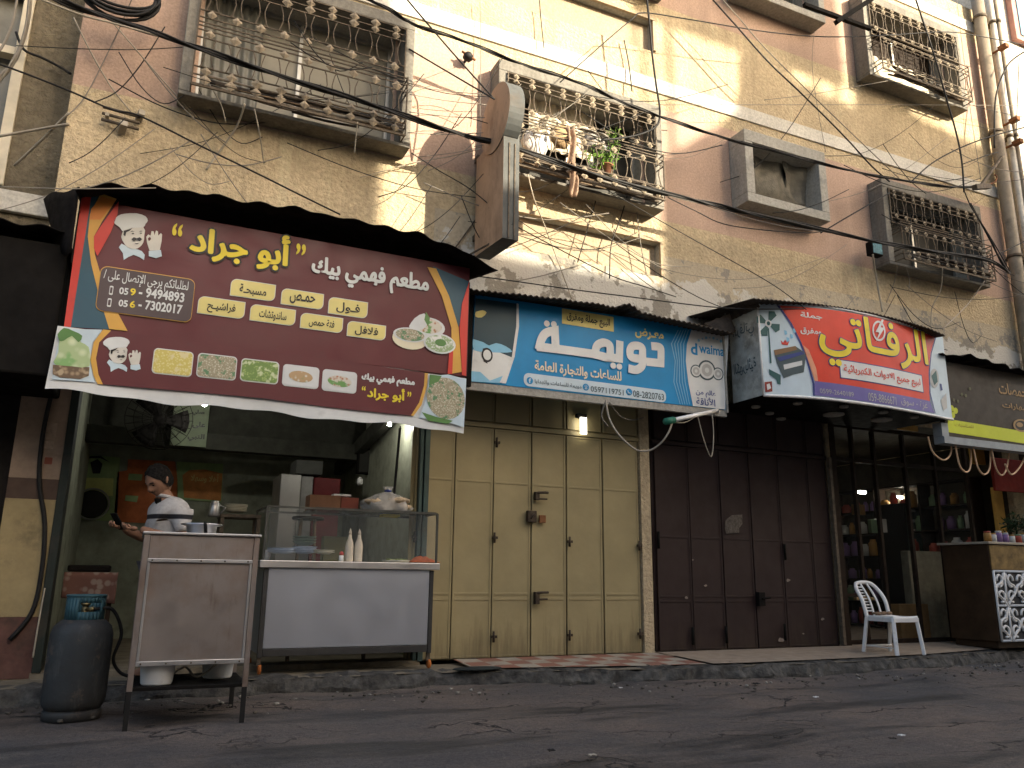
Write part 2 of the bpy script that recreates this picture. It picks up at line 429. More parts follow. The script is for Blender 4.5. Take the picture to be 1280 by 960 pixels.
def tile_pt(i, j):
    x = 2.75 + 2.2 * i; y0 = kerb_front(x) + .16; return (x, y0 + (-.02 - y0) * j, .142 + .026 * j)
b.grid(tile_pt, 10, 4, sm=False); kind(b.build('tiled_pavement', M['tiles']), 'structure')
b = MB()
def tile2_pt(i, j):
    x = 5.0 + 5.2 * i; y0 = kerb_front(x) + .13; return (x, y0 + (-.02 - y0) * j, .146 + .026 * j)
b.grid(tile2_pt, 20, 4, sm=False); kind(b.build('beige_tiled_pavement', M['tile_beige']), 'structure')

# ================================================================== main building
XL = -.94; XR = 12.05; ZT = 10.2
bld = thing('apartment_building', 'old apartment block of pink and beige rough render with grilled windows above three shops', 'building', (5, 0, 0))
WIN = [  # x0, x1, z0, z1 of the frame's outer edge
    (-.10, 2.055, 5.06, 6.54), (3.01, 5.125, 5.05, 6.39), (6.331, 7.686, 5.413, 6.398), (8.78, 10.83, 5.06, 6.33),
    (8.78, 10.87, 7.95, 9.35), (6.45, 7.98, 8.50, 9.56), (3.02, 5.32, 8.07, 9.5), (-.10, 2.13, 8.07, 9.5)]
holes = [(a + .14, b - .14, c + .12, d - .12) for a, b, c, d in WIN]
panels = [(3.02, 5.2, 4.33, 4.74), (3.02, 5.2, 7.33, 7.76)]
ground_holes = [(-.60, 2.42, .0, 2.92), (2.42, 4.86, .0, 2.92), (4.98, 7.66, .0, 2.92), (7.74, 11.3, .0, 2.92)]
zb = [0, 3.0, 3.55, 4.33, 5.05, 6.55, 8.05, 9.55, ZT]
def zone(z):
    if z < 3.55: return 0
    if z < 4.6: return 1
    if z < 5.05: return 0
    for lo, hi in ((5.05, 6.55), (8.05, 9.55)):
        if lo < z < hi: return 2
    return 0
wall = MB(); allh = holes + panels + ground_holes
xs = sorted({XL, XR, 5.6, 3.0} | {v for h in allh for v in h[:2]}); zs = sorted(set(zb) | {v for h in allh for v in h[2:]} | {4.6})
for xa, xb in zip(xs, xs[1:]):
    for za, zc in zip(zs, zs[1:]):
        cx, cz = (xa + xb) / 2, (za + zc) / 2
        if any(h[0] < cx < h[1] and h[2] < cz < h[3] for h in allh): continue
        mi = zone(cz)
        if mi == 1 and cx < 2.6: mi = 0
        if mi == 0 and 3.55 < cz < 4.6 and cx > 7: mi = 0
        wall.add([(xa, 0, za), (xb, 0, za), (xb, 0, zc), (xa, 0, zc)], [(0, 1, 2, 3)], mi)
def reveal(b, h, d, mi=0):
    x0, x1, z0, z1 = h
    b.add([(x0, 0, z0), (x0, d, z0), (x0, d, z1), (x0, 0, z1)], [(0, 1, 2, 3)], mi)
    b.add([(x1, 0, z0), (x1, 0, z1), (x1, d, z1), (x1, d, z0)], [(0, 1, 2, 3)], mi)
    b.add([(x0, 0, z1), (x0, d, z1), (x1, d, z1), (x1, 0, z1)], [(0, 1, 2, 3)], mi)
    b.add([(x0, 0, z0), (x1, 0, z0), (x1, d, z0), (x0, d, z0)], [(0, 1, 2, 3)], mi)
for h in holes: reveal(wall, h, .22, 3)
for h in panels: reveal(wall, h, .09, 3)
for h in panels: wall.add([(h[0], .09, h[2]), (h[1], .09, h[2]), (h[1], .09, h[3]), (h[0], .09, h[3])], [(0, 1, 2, 3)], 4)
for h in ground_holes: reveal(wall, h, .24, 0)
# far sides, back and roof of the block
wall.box(XL, XR, 8, 8.2, 0, ZT, 0); wall.add([(XL, 0, 0), (XL, 0, ZT), (XL, 8, ZT), (XL, 8, 0)], [(0, 1, 2, 3)], 0)
wall.add([(XR, 0, 0), (XR, 8, 0), (XR, 8, ZT), (XR, 0, ZT)], [(0, 1, 2, 3)], 0)
wall.add([(XL, 0, ZT), (XR, 0, ZT), (XR, 8, ZT), (XL, 8, ZT)], [(0, 1, 2, 3)], 0)
wall.add([(XL, .25, 3.6), (XL, 8, 3.6), (XR, 8, 3.6), (XR, .25, 3.6)], [(0, 1, 2, 3)], 0)
wall.build('wall', [M['beige'], M['peel'], M['pink'], M['grey_frame'], M['panel']], bld)
for za, zc in ((6.75, 6.94), (9.72, 9.92)):
    b = MB(); b.box(XL + .002, XR - .3, -.022, .02, za, zc); b.build('string_course', M['white_band'], bld, bevel=.004)
# ledges round the recessed panels
for h in panels:
    b = MB(); b.box(h[0], h[1] + .03, -.035, .03, h[3] + .002, h[3] + .05); b.box(h[1] + .002, h[1] + .045, -.03, .03, h[2], h[3])
    b.build('panel_moulding', M['panel'], bld, bevel=.004)

def grille(w, x0, x1, z0, z1, yf, cols, belly=.15, rs_=.05):
    """ornamental iron guard: bars, hourglass scrolls and cast rosettes, lower half bowed outwards"""
    b = MB(); zm = z0 + (z1 - z0) * .5; hz = zm - z0; cw = (x1 - x0) / cols
    def Y(z): return yf - .02 if z > zm + .01 else yf - .02 - belly * min(1, (zm - z + .02) / .06)
    for half, (a, c) in enumerate(((zm + .03, z1), (z0, zm - .0))):
        y = yf - .02 if half == 0 else yf - .02 - belly; h = c - a
        for f in (.02, .16, .28, .74, .86, .98):
            sag = .006 * math.sin(7 * f + x0)
            b.tube([(x0, y, a + h * f), ((x0 + x1) / 2, y - .004, a + h * f + sag), (x1, y, a + h * f)], .0075, 4)
            for xe in (x0, x1): b.tube([(xe, y, a + h * f), (xe, yf + .06, a + h * f)], .0075, 4)
        for xe in (x0, x1): b.tube([(xe, y, a), (xe, y, c)], .009, 4)
        for k in range(cols):
            xc = x0 + cw * (k + .5); t, d = a + h * .74, a + h * .28
            for sgn in (-1, 1):
                pts = []
                for q in range(7):
                    f = q / 6; bow = .105 + .155 * abs(2 * f - 1) ** 1.7
                    pts.append((xc + sgn * cw * bow + random.uniform(-.003, .003), y - .006, d + (t - d) * f))
                b.tube(pts, .0062, 4)
            b.tube([(xc - cw * .28, y - .006, t - .004), (xc + cw * .28, y - .006, t - .004)], .006, 4)
            b.tube([(xc - cw * .28, y - .006, d + .004), (xc + cw * .28, y - .006, d + .004)], .006, 4)
            for f in (.22, .80, .92) if half == 0 else (.09, .22, .80):
                zc = a + h * f; s = rs_ * random.uniform(.9, 1.1)
                b.add([(xc - s, y - .012, zc), (xc, y - .012, zc - s), (xc + s, y - .012, zc), (xc, y - .012, zc + s), (xc, y - .034, zc), (xc, y + .006, zc)],
                      [(0, 1, 4), (1, 2, 4), (2, 3, 4), (3, 0, 4), (1, 0, 5), (2, 1, 5), (3, 2, 5), (0, 3, 5)], 1)
    b.tube([(x0, yf - .02 - belly, z0), (x1, yf - .02 - belly, z0)], .012, 4)
    b.build('grille', [M['iron_pale'], M['rosette']], w)

def window(x0, x1, z0, z1, pr, ft=.13, cols=9, pane='glass_dull', g=True, belly=.13, name='window', inner=None):
    b = MB()
    b.box(x0, x1, -pr, .0 - .002, z1 - ft, z1); b.box(x0, x1, -pr, -.002, z0, z0 + ft * (.3 if g else .75))
    b.box(x0, x0 + ft * .8, -pr, -.002, z0 + ft * (.3 if g else .75), z1 - ft); b.box(x1 - ft * .8, x1, -pr, -.002, z0 + ft * (.3 if g else .75), z1 - ft)
    w = b.build(name, M['frame_shade_toned' if g else 'grey_frame'], bld, bevel=.008)
    a, c, d, e = x0 + .14, x1 - .14, z0 + .12, z1 - .12
    p = MB(); p.box(a, c, .19, .2, d, e); p.build('pane', M[pane], w)
    f = MB(); t = .035; mid = (a + c) / 2
    for xa in (a, mid - t / 2, c - t): f.box(xa, xa + t, .15, .186, d, e)
    for za in (d, e - t): f.box(a + t, mid - t / 2 - .001, .152, .184, za, za + t); f.box(mid + t / 2 + .001, c - t - .001, .152, .184, za, za + t)
    f.build('sash', M['alu'], w)
    if inner: inner(w, a, c, d, e)
    if g: grille(w, x0 + .10, x1 - .10, z0 + .03, z1 - ft - .02, -pr, cols, belly, .05 if x0 < 1 else .041)
    return w
def curtain(xa, xb, za, zc, m='curtain', y=.17):
    def fn(w, a, c, d, e):
        b = MB(); x0, x1 = a + (c - a) * xa, a + (c - a) * xb; z0, z1 = d + (e - d) * za, d + (e - d) * zc
        b.grid(lambda i, j: (x0 + (x1 - x0) * i, y - .05 + .018 * math.sin(i * 40 + 2 * j) , z0 + (z1 - z0) * j), 40, 4)
        b.build('curtain', M[m], w)
    return fn
PR = .24
M['pane_pale'] = mat('pale_frosted_pane', (.27, .25, .20), .5, 0, var=.2, scale=2)
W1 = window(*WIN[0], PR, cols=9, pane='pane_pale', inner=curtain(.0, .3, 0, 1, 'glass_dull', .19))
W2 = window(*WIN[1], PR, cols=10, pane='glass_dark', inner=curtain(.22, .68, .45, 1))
W3 = window(*WIN[2], .30, .16, g=False, pane='glass_dark')
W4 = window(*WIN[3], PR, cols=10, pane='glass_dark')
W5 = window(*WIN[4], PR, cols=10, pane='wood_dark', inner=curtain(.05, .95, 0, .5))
W6 = window(*WIN[5], .26, .14, g=False, pane='glass_dull')
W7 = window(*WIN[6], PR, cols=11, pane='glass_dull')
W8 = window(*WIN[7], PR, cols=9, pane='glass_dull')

# ================================================================== neighbours
nb = thing('neighbour_building', 'sooty rough rendered building with a tall pale window, left of the pink block', 'building', (-4, .6, 0))
b = MB(); yN = .62
hN = (-2.5, -1.42, 4.25, 6.3)
for xa, xb, za, zc in ((-9, -2.5, 3.2, 11), (-1.42, XL + .02, 3.2, 11), (-2.5, -1.42, 3.2, 4.25), (-2.5, -1.42, 6.3, 11)):
    b.add([(xa, yN, za), (xb, yN, za), (xb, yN, zc), (xa, yN, zc)], [(0, 1, 2, 3)])
for v in (hN[0], hN[1]): b.add([(v, yN, hN[2]), (v, yN, hN[3]), (v, yN + .25, hN[3]), (v, yN + .25, hN[2])], [(0, 1, 2, 3)])
b.box(-9, XL - .01, yN + .3, yN + 5, 0, 11)
b.build('wall', M['soot'], nb)
b = MB(); b.box(-9, XL - .01, yN - .06, yN - .002, 4.0, 4.2); b.build('string_course', M['white_band'], nb, bevel=.01)
b = MB(); x0, x1, z0, z1 = hN
for q in (x0, x0 + .5, x1 - .09): b.box(q, q + .09, yN - .03, yN + .12, z0, z1)
for q in (z0, 5.55, z1 - .09): b.box(x0 + .09, x0 + .499, yN - .02, yN + .1, q, q + .08); b.box(x0 + .591, x1 - .091, yN - .02, yN + .1, q, q + .08)
wn = b.build('window', M['curtain'], nb, bevel=.006)
b = MB(); b.box(x0, x1, yN + .14, yN + .16, z0, z1); b.build('pane', M['glass_dull'], wn)

rb = thing('right_building', 'sunlit white building with a blue shuttered window beyond the drain pipes', 'building', (15, 0, 0))
b = MB(); b.box(XR + .02, 22, -.1, 6, 0, 13); b.build('wall', plaster('pale_render', (.62, .57, .48), .006, .4), rb)
b = MB(); q = P(1264, 52, y=-.1)
b.box(q.x, q.x + 1.5, -.2, -.1 - .002, q.z, q.z + 1.6); fr = b.build('window', mat('faded_pink_paint', (.42, .22, .18), .7), rb, bevel=.01)
b = MB(); b.box(q.x + .12, q.x + 1.38, -.215, -.201, q.z + .1, q.z + 1.5); b.build('shutter', mat('blue_shutter_paint', (.10, .22, .30), .6), fr)

# unseen opposite side of the street: roof lines shaped for shade and sun gaps
YO = -13.0; KX, KZ = SUN.x / -SUN.y * -YO, SUN.z / -SUN.y * -YO       # how far the sun's shadow shifts between the two sides
opp_m = plaster('opposite_render', (.45, .40, .33), .01, .4)
def opposite(label, line, tank=None):
    """block with the given roof line (x, z measured where its shade falls on our side)"""
    pts = [(x + KX, z + KZ) for x, z in line]; x0, x1 = pts[0][0], pts[-1][0]
    t = thing('opposite_building', label, 'building', ((x0 + x1) / 2, YO - 3, 0))
    b = MB(); b.prism([(x0, 0), (x1, 0)] + pts[::-1], YO - .3, YO); b.box(x0 + .02, x1 - .02, YO - 6, YO - .301, 0, min(z for _, z in pts) - 2.2); b.build('wall', opp_m, t, recalc=True)
    h = min(z for _, z in pts)
    for k in range(int((x1 - x0 - .8) / 2.4)):
        for z in range(1, int(h / 3)):
            b = MB(); b.box(x0 + .8 + k * 2.4, x0 + 1.9 + k * 2.4, YO + .002, YO + .03, z * 3 + .9, z * 3 + 2.2); b.build('window', M['glass_dull'], t)
    if tank:  # unseen panel on posts, added to cast shade on the upper pink wall
        xa, xb, za, zc = tank; xa += KX; xb += KX; za += KZ; zc += KZ; b = MB()
        b.box(xa, xb, YO - .7, YO - .5, za, zc)
        for x in (xa + .3, xb - .3): b.bar((x, YO - .3, h), (x, YO - .3, za + .1), .06); b.bar((x, YO - .9, h), (x, YO - .9, za + .1), .06)
        b.build('added_shade_panel', M['black'], t)
opposite('long low block across the street at its left end', [(-24, .9), (-1.6, .9)])
opposite('tall narrow block across the street', [(-1.58, 11), (1.85, 11)])
opposite('low house across the street with a flat roof', [(1.87, 4.22), (5.43, 4.22)])
opposite('unseen block across the street, roof line shaped for sun patches, with an added shade panel', [(5.45, 5.98), (6.45, 6.75), (6.62, 6.95), (6.74, 7.3), (6.78, 7.9), (7.3, 7.95), (7.62, 7.62), (8.85, 7.5), (9.0, 8.3), (9.7, 8.35), (9.9, 7.75), (12.1, 7.55)], (5.35, 8.85, 8.08, 9.8))
opposite('low block across the street at its right end', [(12.12, 6.6), (30, 6.6)])
# ================================================================== doors of the closed shops
def door_paint(name, c, rough, dirt):
    k = N(name); x, y, z = k.pos()
    col = k.ramp(k.noise(2.5, 5, .6), [(.3, tuple(t * .86 for t in c)), (.7, tuple(t * 1.08 for t in c))])
    st = k.noise(1.0, 7, .7, k.stretch((9, 9, .9)))
    low = k.math('MULTIPLY', k.math('SUBTRACT', .62, z), 1.2)
    col = k.mix(k.ramp(k.math('ADD', k.math('MULTIPLY', low, .5), st), [(.62, 0.0), (.86, dirt)]), col, (.055, .038, .022))
    col = k.mix(k.ramp(k.noise(26, 5, .7), [(.70, 0.0), (.76, dirt * .9)]), col, (.10, .05, .025))
    k.bump(k.noise(5, 3), .006, .5)
    return k.done(col, k.ramp(k.noise(6, 4), [(.3, rough - .08), (.7, rough + .12)]), 0, .3)
M['yellow_door'] = door_paint('cream_yellow_paint', (.31, .255, .135), .36, .5)
M['maroon_door'] = door_paint('dark_maroon_paint', (.026, .014, .012), .65, .4)
M['lock'] = mat('rusty_lock', (.06, .045, .032), .6, .4, var=.4, scale=20)
def folding_door(edges, y, z0, zl, zt, z1, m, label, name):
    """leaves with raised frames; zl / zt are the heights of the two cross rails"""
    b = MB(); xa, xb = edges[0][0], edges[-1][1]
    b.box(xa - .03, xb + .03, y + .03, y + .05, z0, z1)                       # backing sheet
    b.box(xa - .03, xb + .03, y - .012, y + .028, z1 - .06, z1); b.box(xa - .03, xb + .03, y - .01, y + .028, 2.36, 2.40)
    d = b.build(name, m, bld, label=label)
    for (a, c) in edges:
        p = MB(); t = .019; e = y
        p.box(a, c, e + .004, e + .028, z0 + .015, 2.35)
        for q0, q1 in ((a, a + t), (c - t, c)): p.box(q0, q1, e - .003, e + .003, z0 + .015, 2.35)
        for q in (z0 + .015, zl - .04, zl + .01, zt - .014, 2.35 - t): p.box(a + t + .001, c - t - .001, e - .002, e + .003, q, q + (.022 if abs(q - zl) < .1 else t))
        p.build('leaf', m, d, bevel=.0015)
        h = MB(); h.box(a, c, e - .002, e + .026, 2.42, z1 - .07)
        for q0, q1 in ((a, a + t), (c - t, c)): h.box(q0, q1, e - .012, e - .003, 2.42, z1 - .07)
        h.build('header_panel', m, d, bevel=.003)
    return d
def xs_at(px, v=690, y=.03): return [P(u, v, y=y).x for u in px]
e = xs_at([515.5, 565, 566.5, 614.5, 616, 662.5, 664.5, 707, 709, 753, 755, 799])
yd = folding_door(list(zip(e[::2], e[1::2])), .03, .155, P(685, 745, y=.03).z, P(660, 605, y=.03).z, 2.9, M['yellow_door'], 'cream yellow folding metal door', 'folding_door')
b = MB()
for u, v in ((618, 672), (617, 796), (712, 677), (712, 794), (799, 682), (800, 792), (518, 671), (621, 553)):
    p = P(u, v, y=.0); b.tube([(p.x, -.004, p.z - .05), (p.x, -.004, p.z + .05)], .011, 6); b.box(p.x - .02, p.x + .035, -.006, .018, p.z - .012, p.z + .012)
b.build('hinge', M['lock'], yd)
def lock(u, v, big):
    p = P(u, v, y=-.01); b = MB()
    b.box(p.x - .05, p.x - .005, -.035, .018, p.z - .07 * big, p.z + .04); b.tube([(p.x - .03, -.03, p.z + .03), (p.x + .05, -.045, p.z + .035), (p.x + .09, -.03, p.z + .035)], .014, 6)
    b.tube([(p.x - .01, -.03, p.z - .03), (p.x + .08, -.035, p.z - .028)], .010, 6); b.build('latch', M['lock'], yd, bevel=.004)
lock(674, 745, 1.1); lock(674, 620, .6)
p = P(664, 646, y=0); b = MB(); b.box(p.x - .05, p.x + .05, -.03, .018, p.z - .055, p.z + .06); b.tube([(p.x - .02, -.034, p.z - .02), (p.x + .02, -.036, p.z + .03)], .012, 6); b.build('lock_case', M['lock'], yd, bevel=.006)
p = P(678, 649, y=0); b = MB(); b.box(p.x - .035, p.x + .035, -.012, .018, p.z - .035, p.z + .04); b.build('keyhole_plate', M['rust'], yd, bevel=.004)
# the lit lamp above the yellow door
p = P(729, 532, y=-.05)
t = thing('wall_lamp', 'small lit white tube lamp glowing above the cream yellow door', 'lamp', (p.x, -.03, p.z))
b = MB(); b.box(p.x - .06, p.x + .06, -.03, .015, p.z + .085, p.z + .13); b.build('lamp_holder', M['black'], t, bevel=.005)
b = MB()
for dx in (-.026, .0, .026): b.tube([(p.x + dx, -.055, p.z + .085), (p.x + dx, -.055, p.z - .09)], .013, 8)
b.build('tube', glow('warm_white_tube', (1, .95, .80), 2.2), t)

e = xs_at([823, 865, 866, 904.5, 906, 942.5, 944, 980, 981, 1018, 1019, 1042], 700)
md = folding_door(list(zip(e[::2], e[1::2])), .05, .16, P(900, 748, y=.05).z, P(880, 672, y=.05).z, 2.9, M['maroon_door'], 'dark maroon folding metal door', 'folding_door')
b = MB(); p = P(948, 748, y=.04); b.box(p.x - .04, p.x + .05, -.02, .038, p.z - .08, p.z + .07); b.tube([(p.x, -.02, p.z), (p.x + .12, -.03, p.z + .01)], .012, 6); b.build('latch', M['black'], md, bevel=.004)
b = MB()
for u, v in ((866, 795), (908, 793), (981, 790), (981, 690), (823, 675)):
    p = P(u, v, y=.03); b.tube([(p.x, .025, p.z - .09), (p.x, .025, p.z + .09)], .016, 6)
b.build('hinge', M['black'], md)
sd = Board(.033); b = MB(); sd.poly(b, [(906, 660), (907, 650), (915, 644), (928, 643), (928, 655), (924, 660), (924, 666), (908, 667)], 0)
b.build('torn_sticker', mat('torn_paper', (.10, .085, .07), .9, var=.6, scale=30), md)
b = MB()
for u, v, s in ((976, 800, 5), (1028, 774, 3), (858, 747, 3), (985, 725, 3), (866, 700, 1.5), (882, 732, 2), (1004, 792, 1.6)):
    sd.poly(b, [(u + s * random.uniform(.5, 1.2) * math.cos(a), v + s * .8 * random.uniform(.4, 1.1) * math.sin(a)) for a in [k * .9 for k in range(7)]], .001)
b.build('paint_splash', mat('pale_scuff', (.22, .18, .15), .9, var=.5, scale=30), md)
# pier paint on the left pier of the restaurant
zz = [.13] + [P(40, v, y=0).z for v in (771, 624, 598, 480)]
pier_m = [mat('brown_base_paint', (.10, .05, .04), .8, var=.4, dirt=.5), mat('yellow_pier_paint', (.30, .235, .12), .7, var=.15, dirt=.25), mat('brown_stripe', (.09, .06, .045), .8), mat('dusty_pink_paint', (.30, .22, .16), .8, var=.2, dirt=.3)]
b = MB()
for i in range(4): b.box(XL - .004, -.602, -.008, -.002, zz[i] + .002, zz[i + 1], i)
b.build('painted_pier', pier_m, bld)
b = MB()
for (u0, v0, u1, v1, mi) in ((53, 548, 72, 529, 0), (55, 580, 66, 572, 1), (50, 560, 68, 552, 0)):
    Board(-.0095).rrect(b, (u0, v0), (u1, v1), 0, .006, mi)
b.build('torn_notice', [mat('faded_paper', (.36, .27, .20), .9, var=.3, scale=20), mat('red_notice', (.25, .08, .05), .8)], bld)

# ================================================================== restaurant sign
def ink(name, c, var=.12, rough=.45): return mat('print_' + name, c, rough, var=var, scale=2.2, spec=.35, dirt=.12, dirtc=tuple(t * .55 + .02 for t in c), dscale=5)
I = dict(maroon=ink('maroon', (.105, .017, .020)), red=ink('red', (.55, .045, .03)), teal=ink('teal', (.03, .085, .12)), gold=ink('gold', (.60, .33, .06)), orange=ink('orange', (.62, .22, .04)),
         yellow=ink('yellow', (.72, .56, .03)), pale_yellow=ink('pale_yellow', (.68, .58, .20)), white=ink('white', (.62, .63, .61)), black=ink('black', (.012, .01, .01)), grey=ink('charcoal', (.075, .05, .05)),
         skin=ink('skin', (.60, .57, .50)), pale_blue=ink('pale_blue', (.50, .60, .65)), blue=ink('blue', (.0, .21, .46)), navy=ink('navy', (.03, .05, .20)), cream=ink('cream', (.70, .63, .45)),
         green=ink('green', (.10, .22, .06)), brown=ink('brown', (.20, .11, .05)), slate=ink('slate', (.05, .08, .09)), lime=ink('lime', (.55, .60, .03)), scarlet=ink('scarlet', (.62, .05, .025)), violet=ink('violet', (.14, .12, .34)),
         sky=ink('sky', (.20, .45, .62)), sign_grey=ink('sign_grey', (.42, .42, .40)))
def food(name, a, b_, c, scale, stretch=1):
    k = N('print_' + name); v = k.n('ShaderNodeTexVoronoi'); v.inputs['Scale'].default_value = scale; k.l(k.co(), v.inputs['Vector'])
    col = k.mix(k.ramp(v.outputs['Distance'], [(.15, 0.0), (.5, 1.0)]), a, b_)
    col = k.mix(k.ramp(k.noise(scale * .35, 3), [(.55, 0.0), (.62, 1.0)]), col, c)
    return k.done(col, .5)
F = [food('pasta', (.72, .66, .30), (.58, .48, .12), (.66, .58, .30), 60), food('chickpeas', (.62, .58, .44), (.32, .28, .18), (.10, .22, .10), 70), food('beans', (.35, .45, .14), (.16, .26, .06), (.55, .60, .35), 55),
     food('salad', (.68, .66, .58), (.45, .30, .15), (.22, .30, .12), 38), food('grill', (.40, .14, .06), (.60, .55, .45), (.14, .30, .08), 34), food('melons', (.60, .66, .42), (.38, .48, .24), (.22, .40, .14), 14), food('basket', (.34, .24, .14), (.14, .09, .05), (.42, .32, .2), 26)]
B1 = Board(-.9)
s1 = thing('restaurant_sign', 'maroon restaurant sign with large yellow Arabic lettering and a winking chef', 'sign', (.9, -.85, 2.6))
b = MB(); a = B1.q(80, 408); c = B1.q(587, 352)
b.box(a.x + .0, c.x, -.9 + .002, -.82, a.y - .01, 3.62); b.build('board', [I['maroon']], s1, bevel=.004)
b = MB(); b.box(a.x - .02, a.x - .002, -.9, -.05, 3.1, 3.6); b.box(c.x + .002, c.x + .02, -.86, -.05, a.y, 3.5); b.bar((a.x + .3, -.84, 3.55), (a.x + .3, -.02, 3.7), .04); b.bar((c.x - .3, -.84, 3.5), (c.x - .3, -.02, 3.6), .04); b.build('bracket', M['black'], s1)
b = MB()
B1.poly(b, [(103, 240), (115, 240), (88.5, 409), (80, 408)], .003, 0)
B1.poly(b, [(115, 240), (124, 244), (112.5, 268), (109.7, 296), (114, 330), (124, 371), (137, 412), (88.5, 409)], .003, 1)
B1.poly(b, [(126, 242), (112.5, 268), (109.7, 296), (114, 330), (124, 371), (136.5, 411.5), (159.5, 414), (140.6, 379), (127.5, 349), (118.5, 318), (117.5, 296), (127.5, 277.5), (146, 249)], .006, 2)
B1.poly(b, [(148.5, 252), (147, 268), (139, 290), (122, 320.6), (117.5, 311), (117.5, 296), (127.5, 281)], .009, 3)
B1.poly(b, [(114, 262), (112, 275), (126, 275), (145, 251), (127, 246)], .0075, 4)
b.build('printed_stripes', [I['red'], I['teal'], I['gold'], I['red'], I['orange']], s1); b = MB()
B1.poly(b, [(541, 333), (586, 352), (577, 400), (572, 410), (560, 370)], .003, 1)
B1.poly(b, [(534, 334), (545, 336), (561, 370), (573, 410), (577, 465), (560, 468), (564, 440), (564, 410), (552, 370)], .006, 2)
B1.poly(b, [(586, 352), (582, 470), (577, 469), (574, 410), (577, 380)], .009, 3)
B1.poly(b, [(562, 430), (566, 440), (565, 468), (559, 467)], .0085, 3)
b.build('printed_stripes', [I['red'], I['teal'], I['gold'], I['red'], I['orange']], s1)
def chef(bd, parent, mp, off):
    z = lambda pts: [mp(90 + u / 5.333, 240 + v / 5.333) for u, v in pts]
    b = MB()
    bd.poly(b, z([(330, 345), (312, 370), (340, 410), (345, 455), (375, 435), (410, 420), (450, 435), (480, 455), (485, 420), (465, 395), (440, 385), (380, 370)]), off, 1)
    bd.poly(b, z([(345, 255), (475, 235), (482, 290), (475, 340), (450, 370), (420, 382), (372, 372), (345, 340), (328, 300)]), off + .003, 2, 2)
    bd.poly(b, z([(285, 215), (280, 190), (310, 160), (350, 148), (430, 145), (490, 165), (505, 195), (490, 215), (475, 238), (400, 242), (345, 260), (335, 264), (320, 240), (300, 225)]), off + .005, 0, 2)
    bd.poly(b, z([(345, 262), (402, 246), (385, 262), (362, 272), (355, 300), (343, 290)]), off + .008, 3)
    bd.poly(b, z([(396, 318), (412, 305), (432, 312), (452, 305), (468, 318), (452, 332), (432, 322), (412, 334)]), off + .008, 3)
    for q in (((385, 272), (400, 262), (418, 268), (400, 268)), ((445, 268), (458, 262), (470, 266), (458, 267)), ((395, 282), (408, 276), (416, 282), (406, 286)), ((450, 279), (460, 275), (468, 280), (459, 283)), ((415, 345), (432, 352), (450, 345), (433, 346))): bd.poly(b, z(q), off + .009, 3)
    bd.poly(b, z([(495, 300), (508, 284), (524, 292), (530, 262), (545, 264), (549, 290), (560, 258), (573, 264), (575, 292), (592, 275), (601, 285), (597, 330), (585, 388), (517, 392), (500, 340)]), off, 2, 1)
    bd.poly(b, z([(505, 312), (520, 300), (528, 316), (512, 330)]), off + .003, 4)
    bd.poly(b, z([(512, 395), (592, 388), (599, 430), (560, 443), (512, 430)]), off + .003, 1)
    b.build('chef_emblem', [I['white'], I['pale_blue'], I['skin'], I['black'], I['maroon']], parent)
chef(B1, s1, lambda u, v: (u, v), .004)
# phone box
b = MB(); B1.rrect(b, (118.5, 388.5), (244.5, 350), .010, .05, 0); B1.rrect(b, (119.5, 387.8), (243.8, 351), .013, .047, 1)
for (u0, v0, u1, v1) in ((136, 369, 142.2, 358.5), (133.5, 384, 140, 374)): B1.rrect(b, (u0, v0), (u1, v1), .016, .008, 2); B1.rrect(b, (u0 + 1.2, v0 - 1.8), (u1 - 1.2, v1 + 1.8), .018, .003, 1)
pb = b.build('phone_box', [I['gold'], I['grey'], I['white']], s1)
B1.text('لطلباتكم يرجى الإتصال على /', (128.5, 354.5), (236, 353), .018, I['white'], pb, .01)
for t_, a, c, m in (('05', (148.5, 368.3), (161, 361.3), 'white'), ('9', (162.2, 370), (170.3, 361.9), 'yellow'), ('- 9494893', (173, 371.5), (231, 367.3), 'white'), ('05', (147.8, 383.6), (160.3, 376.6), 'white'), ('6', (161.8, 385.2), (169.7, 377.2), 'yellow'), ('- 7302017', (172.5, 386.6), (228.4, 382.3), 'white')):
    B1.text(t_, a, c, .018, I[m], pb, .028, arab=False)
# title with a dark outline behind
for fat, off, m in ((.026, .006, 'black'), (.010, .010, 'yellow')):
    k = 0
    B1.text('أبو جراد', (237 - k, 321.5 + k), (362 + k, 297 - k), off, I[m], s1, .0, fat=fat)
for t_, a, c, m in (('“', (214.5, 294.5), (229, 281), 'gold'), ('”', (369.5, 318.5), (382.5, 306.5), 'gold')): B1.text(t_, a, c, .008, I['yellow'], s1, .02, arab=False)
B1.text('مطعم فهمي بيك', (389, 351), (535.5, 345), .008, I['white'], s1, .0, fat=.007)
for t_, a, c in (('مسبحـة', (287, 369.5), (345, 356.5)), ('حمـص', (350.5, 380.3), (405, 368)), ('فـول', (409.5, 391.8), (460, 378.3)), ('فراشيـح', (246, 391.6), (307, 378)), ('ساندوتشات', (311.5, 400.5), (370, 387.8)), ('فتة حمص', (374.5, 410), (429, 398)), ('فلافل', (433, 420), (482.5, 407.5))):
    b = MB(); B1.rrect(b, a, c, .005, .05, 0, (0, 1, 0, 1)); B1.rrect(b, (a[0] + .8, a[1] - .6), (c[0] - .8, c[1] + .6), .007, .045, 1, (0, 1, 0, 1))
    mt = b.build('menu_tag', [I['white'], I['pale_yellow']], s1)
    w_ = c[0] - a[0]; B1.text(t_, (a[0] + w_ * .2, a[1] - 1.2), (c[0] - w_ * .2, c[1] + 3.2), .009, I['black'], mt, .02)
b = MB()
